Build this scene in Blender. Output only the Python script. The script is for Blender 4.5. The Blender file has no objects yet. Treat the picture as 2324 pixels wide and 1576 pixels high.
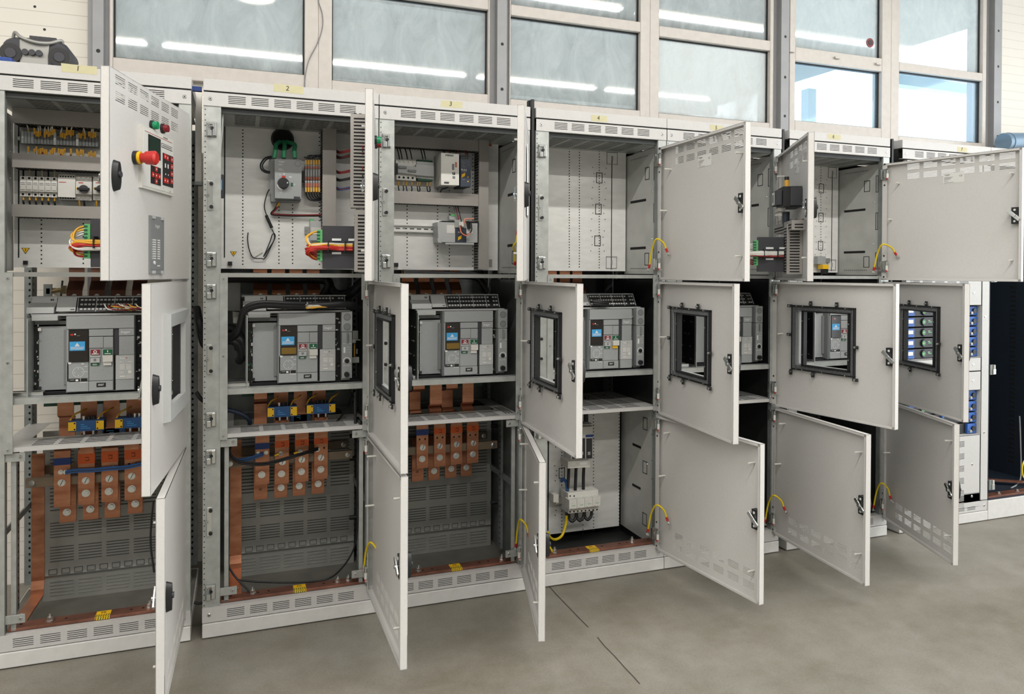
import bpy, math, random
import numpy as np
from mathutils import Matrix, Vector
random.seed(7)
sc = bpy.context.scene
COL = sc.collection

# ------------------------------------------------------------------ camera
CC = np.array([0.1333, -3.004, 1.3821]); CF = 1687.0; CPY = -156.2
YAW, PIT, ROL = 0.3501, 0.0076, 0.0054
FW = np.array([math.sin(YAW)*math.cos(PIT), math.cos(YAW)*math.cos(PIT), -math.sin(PIT)])
RT0 = np.array([math.cos(YAW), -math.sin(YAW), 0.0]); UP0 = np.cross(RT0, FW)
RT = math.cos(ROL)*RT0 + math.sin(ROL)*UP0
UP = -math.sin(ROL)*RT0 + math.cos(ROL)*UP0
cd = bpy.data.cameras.new('camera'); cam = bpy.data.objects.new('camera', cd); COL.objects.link(cam)
cam.matrix_world = Matrix(((RT[0], UP[0], -FW[0], CC[0]), (RT[1], UP[1], -FW[1], CC[1]), (RT[2], UP[2], -FW[2], CC[2]), (0, 0, 0, 1)))
cd.sensor_width = 36; cd.lens = CF/2324*36; cd.shift_y = CPY/2324; cd.clip_start = 0.05; cd.clip_end = 200
sc.camera = cam

# ------------------------------------------------------------------ light and exposure
sc.view_settings.view_transform = 'Standard'; sc.view_settings.look = 'None'
sc.view_settings.gamma = 1; sc.view_settings.use_curve_mapping = False
sc.view_settings.exposure = 0.0
wd = bpy.data.worlds.new('overcast_sky'); sc.world = wd; wd.use_nodes = True
bgn = wd.node_tree.nodes['Background']; bgn.inputs[0].default_value = (0.91, 0.968, 1.0, 1); bgn.inputs[1].default_value = 4.2
sc.cycles.use_denoising = True
sc.cycles.max_bounces = 8; sc.cycles.transparent_max_bounces = 12
LAMP_W = 58.0
def area_light(name, loc, sx, sy, watt, col, parent=None):
    l = bpy.data.lights.new(name, 'AREA'); l.shape = 'RECTANGLE'; l.size = sx; l.size_y = sy; l.energy = watt; l.color = col
    o = bpy.data.objects.new(name, l); COL.objects.link(o); o.location = loc
    if parent: o.parent = parent
    return o

# ------------------------------------------------------------------ picking helpers (a direction of sight meets a plane of the place)
def ray(px, py): return FW + RT*(px-1162)/CF - UP*(py-788-CPY)/CF
def at(px, py, Y):
    d = ray(px, py); return CC + d*(Y-CC[1])/d[1]
def atz(px, py, Z):
    d = ray(px, py); return CC + d*(Z-CC[2])/d[2]
def atx(px, py, X):
    d = ray(px, py); return CC + d*(X-CC[0])/d[0]
def atp(px, py, P, n):
    d = ray(px, py); return CC + d*((np.array(P)-CC) @ n)/(d @ n)

# ------------------------------------------------------------------ materials
def lin(h):
    h = h.lstrip('#'); o = []
    for i in (0, 2, 4):
        c = int(h[i:i+2], 16)/255; o.append(c/12.92 if c <= .04045 else ((c+.055)/1.055)**2.4)
    return (*o, 1)
def mat(name, hexc, rough=.5, metal=0., noise=0., scale=20., bump=0., spec=None, stretch=None, hex2=None, rvar=0.):
    m = bpy.data.materials.new(name); m.use_nodes = True; nt = m.node_tree; b = nt.nodes['Principled BSDF']
    b.inputs['Base Color'].default_value = lin(hexc); b.inputs['Roughness'].default_value = rough; b.inputs['Metallic'].default_value = metal
    if spec is not None: b.inputs['Specular IOR Level'].default_value = spec
    if noise or bump or hex2 or rvar:
        tc = nt.nodes.new('ShaderNodeTexCoord'); n = nt.nodes.new('ShaderNodeTexNoise'); n.inputs['Scale'].default_value = scale; n.inputs['Detail'].default_value = 6
        if stretch:
            mp = nt.nodes.new('ShaderNodeMapping'); mp.inputs['Scale'].default_value = stretch
            nt.links.new(tc.outputs['Object'], mp.inputs[0]); nt.links.new(mp.outputs[0], n.inputs[0])
        else: nt.links.new(tc.outputs['Object'], n.inputs[0])
        cr = nt.nodes.new('ShaderNodeValToRGB'); c = lin(hexc)
        c2 = lin(hex2) if hex2 else tuple(max(0, x*(1-noise)) for x in c[:3])+(1,)
        cr.color_ramp.elements[0].position = .3; cr.color_ramp.elements[1].position = .7
        cr.color_ramp.elements[0].color = c2; cr.color_ramp.elements[1].color = c
        nt.links.new(n.outputs[0], cr.inputs[0]); nt.links.new(cr.outputs[0], b.inputs['Base Color'])
        if rvar:
            mr = nt.nodes.new('ShaderNodeMapRange'); mr.inputs[3].default_value = rough-rvar; mr.inputs[4].default_value = rough+rvar
            nt.links.new(n.outputs[0], mr.inputs[0]); nt.links.new(mr.outputs[0], b.inputs['Roughness'])
        if bump:
            bp = nt.nodes.new('ShaderNodeBump'); bp.inputs['Strength'].default_value = bump; bp.inputs['Distance'].default_value = .002
            nt.links.new(n.outputs[0], bp.inputs['Height']); nt.links.new(bp.outputs[0], b.inputs['Normal'])
    return m
def emis(name, hexc, s):
    m = bpy.data.materials.new(name); m.use_nodes = True; b = m.node_tree.nodes['Principled BSDF']
    b.inputs['Base Color'].default_value = lin(hexc); b.inputs['Emission Color'].default_value = lin(hexc); b.inputs['Emission Strength'].default_value = s
    return m
PAINT = mat('light_grey_enamel', 'bfbebc', .38, 0, .05, 90)
PAINT2 = mat('door_enamel', 'cbc9c6', .42, 0, .05, 120, .05)
PLINTH = mat('plinth_enamel', 'cdccc9', .45, 0, .08, 30)
GALV = mat('galvanised_steel', 'b6b9b6', .42, .45, .22, 30, .05, rvar=.08)
GALVD = mat('dull_galvanised_steel', '8f9493', .5, .5, .25, 24)
PLATE = mat('zinc_mounting_plate', 'e9e9e6', .38, .12, .10, 14, 0, rvar=.06, stretch=(1, 1, 3))
GPLATE = mat('grey_steel_sheet', 'bcbdb9', .42, .25, .18, 10, rvar=.06)
LOUV = mat('louvred_sheet_steel', '9a9b96', .42, .3, .15, 8, rvar=.06)
FLOORP = mat('dark_bottom_plate', '6e6c64', .6, .2, .25, 14)  # darker grey than the zinc and painted sheets
DARKSTEEL = mat('dark_steel', '3a3d3c', .5, .5, .2, 20)
CHROME = mat('bright_zinc', 'd0d2d0', .22, .95)
COPPER = mat('copper', 'c8906f', .34, .62, .3, 9, hex2='955b40', stretch=(1, 1, 3), rvar=.08)
COPPERD = mat('brown_copper', '966656', .40, .55, .3, 10, hex2='6a4637')
BAKELITE = mat('brown_laminate', '7a6a57', .55, 0, .15, 20)
ACBG = mat('mid_grey_plastic', '9a9d9e', .48, 0, .06, 150)
ACBD = mat('dark_grey_plastic', '7f8283', .5, 0, .06, 100)
ACBL = mat('pale_grey_plastic', 'b2b4b3', .48, 0, .04, 80)
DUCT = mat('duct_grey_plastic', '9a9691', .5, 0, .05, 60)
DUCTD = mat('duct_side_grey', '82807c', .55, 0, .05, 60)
BLACK = mat('black_plastic', '17181a', .42)
SOFTBLACK = mat('black_cable_sheath', '1c1d20', .5, 0, .2, 60)
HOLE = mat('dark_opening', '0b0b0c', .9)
SEAM = mat('seam_shadow_line', '4a4c4c', .8)
WHITEP = mat('white_plastic', 'd9d8d2', .45, 0, .04, 60)
OFFW = mat('pale_white_plastic', 'cfcdc6', .5, 0, .05, 60)
BLUE = mat('transformer_blue', '1f4f83', .45, 0, .1, 40)
TBLUE = mat('blue_tape', '1c3f86', .5)
CYAN = mat('blue_sticker', '3f9fd8', .45)
YEL = mat('yellow_plastic', 'e9b714', .45)
YELC = mat('yellow_cable', 'dcc018', .42)
FERR = mat('yellow_ferrule', 'dca52e', .5)
CREAM = mat('cream_wire', 'd8cdb4', .5)
ORANGE = mat('orange_tape', 'e8641c', .5)
RED = mat('red_plastic', 'b8261f', .4)
DRED = mat('dark_red_wire', '8e2a2a', .5)
MAROON = mat('maroon_button', '7e1f2b', .4)
GREEN = mat('green_sleeve', '35966a', .5)
GREENB = mat('green_button', '17593a', .4)
LGREEN = mat('pale_green_terminal', '5fae6c', .5)
DGREEN = mat('dark_green_laminate', '2f5a49', .6)
TAPE = mat('masking_tape', 'c3bd98', .6, 0, .1, 30)
INK = mat('ink', '1b1a18', .7)
WHITE = mat('white_print', 'e4e6e6', .5)
PAPER = mat('paper_sticker', 'd9d8d4', .6)
GREYTX = mat('grey_print', '77777a', .6)
SIDEG = mat('dark_green_side_plate', '30382f', .5)
NAVY = mat('navy_case', '39414e', .45)
AMBER = mat('amber_cover', '7a5f1e', .35)
SCREEN = mat('dark_screen', '24352d', .2)
SMOKE = mat('smoked_display', '26221f', .25)
SILVER = mat('silver_plastic', '9d9c98', .38, .3)
CHAR = mat('charcoal_plastic', '35353a', .5)
BLUEW = mat('blue_wire', '2c5f9f', .5)
ORBR = mat('salmon_block', 'b9694c', .5)
GLOWG = mat('green_lamp_lens', '0f8a58', .25)
GLOWR = mat('red_lamp_lens', '7c1620', .25)
FRAMEW = mat('window_frame_paint', 'cac3bc', .35, 0, .10, 25)
COLUMN = mat('column_grey_paint', '9a9b9d', .5, .1, .08, 15)
CANOPY = mat('canopy_grey', '827e77', .7, 0, .1, 2)
PIPE = mat('ventilation_pipe', '7892a8', .4, .2, .1, 8)
TUBEON = emis('fluorescent_tube', 'fff4e2', 9.0)
BATTEN = mat('lamp_batten', 'e0ddd6', .5)

# ------------------------------------------------------------------ mesh builder
_txt = {}
def text_geo(s):
    if s in _txt: return _txt[s]
    c = bpy.data.curves.new('lettering', 'FONT'); c.body = s; c.size = 1; c.resolution_u = 3; c.align_x = 'CENTER'; c.align_y = 'CENTER'
    o = bpy.data.objects.new('lettering', c); COL.objects.link(o)
    bpy.context.view_layer.update()
    me = bpy.data.meshes.new_from_object(o.evaluated_get(bpy.context.evaluated_depsgraph_get()))
    r = ([tuple(v.co) for v in me.vertices], [tuple(p.vertices) for p in me.polygons])
    bpy.data.objects.remove(o); bpy.data.curves.remove(c); bpy.data.meshes.remove(me)
    _txt[s] = r
    return r
def unit(v): v = np.array(v, float); return v/np.linalg.norm(v)
class MB:
    def __init__(s, T=None): s.v = []; s.f = []; s.m = []; s.sm = []; s.mats = []; s.T = T
    def add(s, vs, fs, m, smooth=False):
        if m not in s.mats: s.mats.append(m)
        k = s.mats.index(m); n = len(s.v)
        s.v += [np.array(p, float) if s.T is None else s.T(p) for p in vs]
        s.f += [tuple(i+n for i in f) for f in fs]; s.m += [k]*len(fs); s.sm += [smooth]*len(fs)
        return s
    def box(s, x0, x1, y0, y1, z0, z1, m):
        if x0 > x1: x0, x1 = x1, x0
        if y0 > y1: y0, y1 = y1, y0
        if z0 > z1: z0, z1 = z1, z0
        return s.add([(x0, y0, z0), (x1, y0, z0), (x1, y1, z0), (x0, y1, z0), (x0, y0, z1), (x1, y0, z1), (x1, y1, z1), (x0, y1, z1)],
              [(0, 3, 2, 1), (4, 5, 6, 7), (0, 1, 5, 4), (1, 2, 6, 5), (2, 3, 7, 6), (3, 0, 4, 7)], m)
    def pbox(s, a, b, c, d, Y, dep, m):
        """front face with left-top sight (a,b), right-bottom sight (c,d), standing at depth Y and dep deep"""
        q = [at(a, b, Y), at(c, b, Y), at(a, d, Y), at(c, d, Y)]
        return s.box((q[0][0]+q[2][0])/2, (q[1][0]+q[3][0])/2, Y, Y+dep, (q[2][2]+q[3][2])/2, (q[0][2]+q[1][2])/2, m)
    def quadbox(s, pts, Y, dep, m):
        """four sights (tl,tr,br,bl) at depth Y, extruded dep back"""
        f = [at(*p, Y) for p in pts]; b = [p+np.array([0, dep, 0]) for p in f]
        return s.add(f+b, [(0, 3, 2, 1), (4, 5, 6, 7), (0, 1, 5, 4), (1, 2, 6, 5), (2, 3, 7, 6), (3, 0, 4, 7)], m)
    def hexa(s, f, dv, m):
        f = [np.array(p, float) for p in f]; b = [p+np.array(dv, float) for p in f]; n = len(f)
        return s.add(f+b, [tuple(range(n))[::-1], tuple(range(n, 2*n))]+[(i, (i+1) % n, n+(i+1) % n, n+i) for i in range(n)], m)
    def cyl(s, p0, p1, r, m, n=14, r1=None, smooth=True):
        p0 = np.array(p0, float); p1 = np.array(p1, float); d = unit(p1-p0); a = unit(np.cross(d, (0.31, 0.2, .93) if abs(d[2]) < .9 else (1, 0, 0))); b = np.cross(d, a)
        r1 = r if r1 is None else r1
        vs = [p0+r*(math.cos(t)*a+math.sin(t)*b) for t in [2*math.pi*i/n for i in range(n)]]+[p1+r1*(math.cos(t)*a+math.sin(t)*b) for t in [2*math.pi*i/n for i in range(n)]]
        s.add(vs, [(i, (i+1) % n, n+(i+1) % n, n+i) for i in range(n)], m, smooth)
        return s.add(vs, [tuple(range(n))[::-1], tuple(range(n, 2*n))], m)
    def tube(s, pts, r, m, n=8, k=6):
        P = [np.array(p, float) for p in pts]
        if len(P) > 2 and k > 1:
            Q = [2*P[0]-P[1]]+P+[2*P[-1]-P[-2]]; R = []
            for i in range(1, len(Q)-2):
                for j in range(k):
                    t = j/k; a, b, c, d = Q[i-1:i+3]
                    R.append(.5*(2*b+(c-a)*t+(2*a-5*b+4*c-d)*t*t+(3*b-3*c+d-a)*t**3))
            P = R+[P[-1]]
        vs = []; A = None
        for i, p in enumerate(P):
            d = unit(P[min(i+1, len(P)-1)]-P[max(i-1, 0)]+1e-9)
            if A is None: A = unit(np.cross(d, (.3, .5, .8) if abs(d @ unit((.3, .5, .8))) < .95 else (1, 0, 0)))
            else:
                A = A-d*(A @ d); A = unit(A)
            B = np.cross(d, A)
            vs += [p+r*(math.cos(2*math.pi*j/n)*A+math.sin(2*math.pi*j/n)*B) for j in range(n)]
        fs = [(i*n+j, i*n+(j+1) % n, (i+1)*n+(j+1) % n, (i+1)*n+j) for i in range(len(P)-1) for j in range(n)]
        s.add(vs, fs, m, True)
        return s.add(vs, [tuple(range(n))[::-1], tuple(range(len(vs)-n, len(vs)))], m)
    def disc(s, c, nrm, r, m, n=8, a0=0):
        d = unit(nrm); a = unit(np.cross(d, (0, 0, 1) if abs(d[2]) < .9 else (1, 0, 0))); b = np.cross(d, a); c = np.array(c, float)
        return s.add([c+r*(math.cos(2*math.pi*i/n+a0)*a+math.sin(2*math.pi*i/n+a0)*b) for i in range(n)], [tuple(range(n))], m)
    def ring(s, c, nrm, r0, r1, m, n=24, t0=0., t1=2*math.pi):
        d = unit(nrm); a = unit(np.cross((0, 0, 1), d)); b = np.cross(d, a); c = np.array(c, float); vs = []
        for i in range(n+1):
            t = t0+(t1-t0)*i/n; e = math.cos(t)*a+math.sin(t)*b; vs += [c+r0*e, c+r1*e]
        return s.add(vs, [(2*i, 2*i+1, 2*i+3, 2*i+2) for i in range(n)], m)
    def strip(s, prof, x0, x1, t, m):
        """sheet bent along prof [(y,z)..], width x0..x1, thickness t towards +y or +z"""
        n = len(prof); vs = []
        for i, (y, z) in enumerate(prof):
            a = np.array(prof[max(i-1, 0)]); b = np.array(prof[min(i+1, n-1)]); d = (b-a)/np.linalg.norm(b-a); o = np.array([-d[1], d[0]])*t
            vs += [(x0, y, z), (x1, y, z), (x1, y+o[0], z+o[1]), (x0, y+o[0], z+o[1])]
        fs = []
        for i in range(n-1):
            for j in range(4): fs.append((4*i+j, 4*i+(j+1) % 4, 4*i+4+(j+1) % 4, 4*i+4+j))
        fs += [(3, 2, 1, 0), (4*n-4, 4*n-3, 4*n-2, 4*n-1)]
        return s.add(vs, fs, m)
    def holed(s, u0, u1, w0, w1, holes, f, t, m):
        """sheet u0..u1 by w0..w1 with real rectangular holes on a grid: holes = ([(ua,ub)..],[(wa,wb)..] list); f(u,w,d) gives the point"""
        us = sorted({u0, u1, *[x for h in holes for p in h[0] for x in p]}); ws = sorted({w0, w1, *[x for h in holes for p in h[1] for x in p]})
        def inh(u, w):
            for cu, cw in holes:
                if any(a < u < b for a, b in cu) and any(a < w < b for a, b in cw): return True
            return False
        nu, nw = len(us), len(ws); idx = lambda i, j, k: (i*nw+j)*2+k
        vs = [f(u, w, d) for u in us for w in ws for d in (0, t)]
        sol = [[not inh((us[i]+us[i+1])/2, (ws[j]+ws[j+1])/2) for j in range(nw-1)] for i in range(nu-1)]
        g = lambda i, j: 0 <= i < nu-1 and 0 <= j < nw-1 and sol[i][j]
        fs = []
        for i in range(nu-1):
            for j in range(nw-1):
                if not sol[i][j]: continue
                fs += [(idx(i, j, 0), idx(i+1, j, 0), idx(i+1, j+1, 0), idx(i, j+1, 0)), (idx(i, j+1, 1), idx(i+1, j+1, 1), idx(i+1, j, 1), idx(i, j, 1))]
                if not g(i-1, j): fs.append((idx(i, j, 0), idx(i, j+1, 0), idx(i, j+1, 1), idx(i, j, 1)))
                if not g(i+1, j): fs.append((idx(i+1, j, 0), idx(i+1, j, 1), idx(i+1, j+1, 1), idx(i+1, j+1, 0)))
                if not g(i, j-1): fs.append((idx(i, j, 0), idx(i, j, 1), idx(i+1, j, 1), idx(i+1, j, 0)))
                if not g(i, j+1): fs.append((idx(i, j+1, 0), idx(i+1, j+1, 0), idx(i+1, j+1, 1), idx(i, j+1, 1)))
        return s.add(vs, fs, m)
    def text(s, st, c, size, m, u=(1, 0, 0), w=(0, 0, 1)):
        vs, fs = text_geo(st); c = np.array(c, float); u = np.array(u, float); w = np.array(w, float)
        return s.add([c+size*(x*u+y*w) for x, y, z in vs], fs, m)
    def hexbolt(s, c, r, m=None, d=(0, -1, 0), h=.008):
        m = m or CHROME; c = np.array(c, float); d = np.array(unit(d))
        s.cyl(c, c+d*.002, r*1.35, m, 16); s.cyl(c+d*.002, c+d*(.002+h), r, m, 6, smooth=False); s.cyl(c+d*(.002+h), c+d*(.003+h), r*.75, m, 12)
        return s
    def screw(s, c, r, m=None, d=(0, -1, 0)):
        m = m or CHROME; c = np.array(c, float); d = np.array(unit(d))
        s.cyl(c, c+d*.002, r, m, 10, r*.75); s.disc(c+d*.0023, d, r*.3, HOLE, 6)
        return s
    def build(s, name, parent=None, loc=None, bevel=0, label=None):
        me = bpy.data.meshes.new(name); o = bpy.data.objects.new(name, me); COL.objects.link(o)
        V = np.array(s.v)
        if parent is not None: off = np.array(parent['_org']); o.parent = parent
        else:
            off = np.array([(V[:, 0].min()+V[:, 0].max())/2, (V[:, 1].min()+V[:, 1].max())/2, V[:, 2].min()]) if loc is None else np.array(loc, float)
            o.location = off
        o['_org'] = [float(x) for x in off]
        me.from_pydata([tuple(p) for p in V-off], [], s.f)
        for m in s.mats: me.materials.append(m)
        me.polygons.foreach_set('material_index', s.m); me.polygons.foreach_set('use_smooth', s.sm)
        me.update()
        if bevel:
            b = o.modifiers.new('edge', 'BEVEL'); b.width = bevel; b.segments = 2; b.limit_method = 'ANGLE'; b.angle_limit = math.radians(40)
        if label: o['label'] = label
        return o
def thing(name, label, cat, loc, group=None):
    o = bpy.data.objects.new(name, None); COL.objects.link(o); o.location = loc; o.empty_display_size = .05
    o['_org'] = [float(x) for x in loc]; o['label'] = label; o['category'] = cat
    if group: o['group'] = group
    return o
def solo(mb, name, label, cat, group=None, bevel=0):
    o = mb.build(name, bevel=bevel); o['label'] = label; o['category'] = cat
    if group: o['group'] = group
    return o
def struct(mb, name, **k):
    o = mb.build(name, **k); o['kind'] = 'structure'; return o

# ------------------------------------------------------------------ row of cabinets: measures
W = .6555
XL = {1: -.6934, 2: 0., 3: .6555, 4: 1.3352, 5: 1.9907, 6: 2.6914, 7: 3.4302, 8: 4.0857}
ZA, ZB, ZC, ZD, ZT = .057, .1155, .1155, 2.0524, 2.10
ZS = 1.9998      # underside of the vent strip
M1, M2 = 1.3486, .7279
WHO = {1: 'first cabinet', 2: 'second cabinet', 3: 'third cabinet', 4: 'fourth cabinet', 5: 'fifth cabinet', 6: 'sixth cabinet', 7: 'seventh cabinet', 8: 'dark end cabinet'}
ORD = {1: 'first', 2: 'second', 3: 'third', 4: 'fourth', 5: 'fifth', 6: 'sixth', 7: 'seventh', 8: 'eighth'}
TH = {'1u': 1.3057, '1m': 1.4854, '1l': 1.547, '2u': 1.3884, '2m': 1.576, '2l': 1.5778, '3u': 1.1722, '3m': 1.5177, '3l': 1.3047, '4u': 1.5536, '4m': 1.4816, '4l': 1.6858,
      '5u': 1.0672, '5m': 1.731, '5l': 1.4785, '6u': 1.8203, '6m': 1.2743, '6l': 1.2098}
DW = W-.04
def door_frame(key):
    k = int(key[0]); th = TH[key]
    H = np.array([XL[k]+W-.03, -.03, 0]); u = np.array([-math.cos(th), -math.sin(th), 0]); n = np.array([math.sin(th), -math.cos(th), 0])
    return H, u, n
DZ = {'u': (M1+.004, 1.963), 'm': (M2+.004, M1-.004), 'l': (.099, M2-.004)}

# ================================================================== THE SETTING
WY = .80           # inner face of the window wall
# ---- floor
fm = bpy.data.materials.new('concrete_floor'); fm.use_nodes = True; nt = fm.node_tree; b = nt.nodes['Principled BSDF']
tc = nt.nodes.new('ShaderNodeTexCoord')
def nz(scale, det, rough=.6):
    n = nt.nodes.new('ShaderNodeTexNoise'); n.inputs['Scale'].default_value = scale; n.inputs['Detail'].default_value = det; n.inputs['Roughness'].default_value = rough
    nt.links.new(tc.outputs['Object'], n.inputs[0]); return n
n1, n2, n3 = nz(.9, 5), nz(5, 10, .75), nz(130, 5, .8)
r1 = nt.nodes.new('ShaderNodeValToRGB'); r1.color_ramp.elements[0].color = lin('665e4c'); r1.color_ramp.elements[1].color = lin('89857b'); r1.color_ramp.elements[0].position = .35; r1.color_ramp.elements[1].position = .62
r2 = nt.nodes.new('ShaderNodeValToRGB'); r2.color_ramp.elements[0].color = lin('615d52'); r2.color_ramp.elements[1].color = lin('918e88'); r2.color_ramp.elements[0].position = .3; r2.color_ramp.elements[1].position = .7
mx = nt.nodes.new('ShaderNodeMix'); mx.data_type = 'RGBA'; mx.inputs[0].default_value = .45
nt.links.new(n1.outputs[0], r1.inputs[0]); nt.links.new(n2.outputs[0], r2.inputs[0]); nt.links.new(r1.outputs[0], mx.inputs[6]); nt.links.new(r2.outputs[0], mx.inputs[7])
m2 = nt.nodes.new('ShaderNodeMix'); m2.data_type = 'RGBA'; m2.blend_type = 'OVERLAY'; m2.inputs[0].default_value = .40
nt.links.new(mx.outputs[2], m2.inputs[6]); nt.links.new(n3.outputs[0], m2.inputs[7]); nt.links.new(m2.outputs[2], b.inputs['Base Color'])
mr = nt.nodes.new('ShaderNodeMapRange'); mr.inputs[3].default_value = .42; mr.inputs[4].default_value = .62; nt.links.new(n2.outputs[0], mr.inputs[0]); nt.links.new(mr.outputs[0], b.inputs['Roughness'])
CRACK = mat('floor_joint', '3c382f', .8)
mb = MB(); mb.add([(-8, -12, 0), (9, -12, 0), (9, WY+.2, 0), (-8, WY+.2, 0)], [(0, 1, 2, 3)], fm)
for run in ([(1239.3, 1323.6), (1262, 1349), (1290, 1378), (1312, 1401), (1335, 1424)], [(1356, 1447), (1371, 1466), (1395, 1490), (1417, 1515), (1438, 1537), (1452, 1553)]):
    pts = [atz(*p, .0008) for p in run]
    for a, c in zip(pts[:-1], pts[1:]):
        d = unit(c-a); o = np.array([-d[1], d[0], 0])*.0022
        mb.add([a-o, c-o, c+o, a+o], [(0, 1, 2, 3)], CRACK)
struct(mb, 'floor')
# ---- cladding walls
cm = bpy.data.materials.new('sandwich_panel_cladding'); cm.use_nodes = True; nt = cm.node_tree; b = nt.nodes['Principled BSDF']
tc = nt.nodes.new('ShaderNodeTexCoord'); sx = nt.nodes.new('ShaderNodeSeparateXYZ'); nt.links.new(tc.outputs['Object'], sx.inputs[0])
ml = nt.nodes.new('ShaderNodeMath'); ml.operation = 'MULTIPLY'; ml.inputs[1].default_value = 1/.0615; nt.links.new(sx.outputs[2], ml.inputs[0])
fr = nt.nodes.new('ShaderNodeMath'); fr.operation = 'FRACT'; nt.links.new(ml.outputs[0], fr.inputs[0])
rp = nt.nodes.new('ShaderNodeValToRGB'); rp.color_ramp.elements[0].color = lin('b3aea4'); rp.color_ramp.elements[1].color = lin('ddd8ce'); rp.color_ramp.elements[0].position = .0; rp.color_ramp.elements[1].position = .06
nt.links.new(fr.outputs[0], rp.inputs[0]); nt.links.new(rp.outputs[0], b.inputs['Base Color']); b.inputs['Roughness'].default_value = .45
bp = nt.nodes.new('ShaderNodeBump'); bp.inputs['Strength'].default_value = .4; bp.inputs['Distance'].default_value = .004
nt.links.new(rp.outputs[0], bp.inputs['Height']); nt.links.new(bp.outputs[0], b.inputs['Normal'])
HZ = 5.0
mb = MB()
mb.box(-8, -.51, WY, WY+.1, 0, HZ, cm); mb.box(-.51, 5.2, WY+.01, WY+.1, 0, 2.27, cm); mb.box(5.2, 9.1, WY, WY+.1, 0, 3.62, cm); mb.box(-.51, 9.1, WY, WY+.1, 4.84, HZ, cm)
for p in [(79, 15), (101, 67)]: mb.screw(at(*p, WY), .006, DARKSTEEL)
struct(mb, 'wall_back')
WALLF = mat('hall_wall_paint', 'c9c6bf', .7, 0, .06, 3)
mb = MB(); mb.box(-8, 9.1, -12.1, -12, 0, HZ, WALLF); struct(mb, 'wall_front')
mb = MB(); mb.box(-8.1, -8, -12, WY, 0, HZ, WALLF); struct(mb, 'wall_left')
mb = MB(); mb.box(9, 9.1, -12, -9, 0, HZ, WALLF); mb.box(9, 9.1, -9, -.6, 4.0, HZ, WALLF); mb.box(9, 9.1, -.6, WY, 0, HZ, WALLF); struct(mb, 'wall_right')
# ---- ceiling of ribbed sheet
CEIL = mat('ribbed_ceiling_sheet', 'b9bcbd', .5, .1, .06, 4)
mb = MB(); n = 110
vs = []; fs = []
for i in range(n+1):
    x = -8+17*i/n
    for dx, z in ((0, HZ), (.06, HZ), (.075, HZ+.035), (.14, HZ+.035)): vs += [(x+dx, -12, z), (x+dx, WY+.1, z)]
for i in range((n+1)*4-1): fs.append((2*i, 2*i+1, 2*i+3, 2*i+2))
mb.add(vs, fs, CEIL); mb.box(-8, 9.1, -12, WY+.1, HZ+.06, HZ+.1, CEIL); struct(mb, 'ceiling')
BEAM = mat('roof_beam_paint', '8d9196', .5)
for i, x in enumerate((-1.6, 3.3, 8.2)):
    mb = MB(); mb.box(x, x+.16, -12, WY, HZ-.26, HZ-.001, BEAM); struct(mb, 'trim_%d' % (i+11))
# ---- columns standing between the windows
cols = [(-.513, -.425), (1.379, 1.490), (3.225, 3.349), (5.05, 5.20)]
for i, (a, c) in enumerate(cols):
    mb = MB(); mb.box(a, c, WY-.012, WY+.12, 0, HZ, COLUMN)
    mb.box(a+.30*(c-a), c-.22*(c-a), WY-.055, WY-.012, 0, HZ, COLUMN)
    for z in (1.9, 2.36, 2.6, 2.85, 3.1): mb.screw((a+.55*(c-a), WY-.055, z), .009, DARKSTEEL)
    struct(mb, 'trim_%d' % (i+1))
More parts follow.
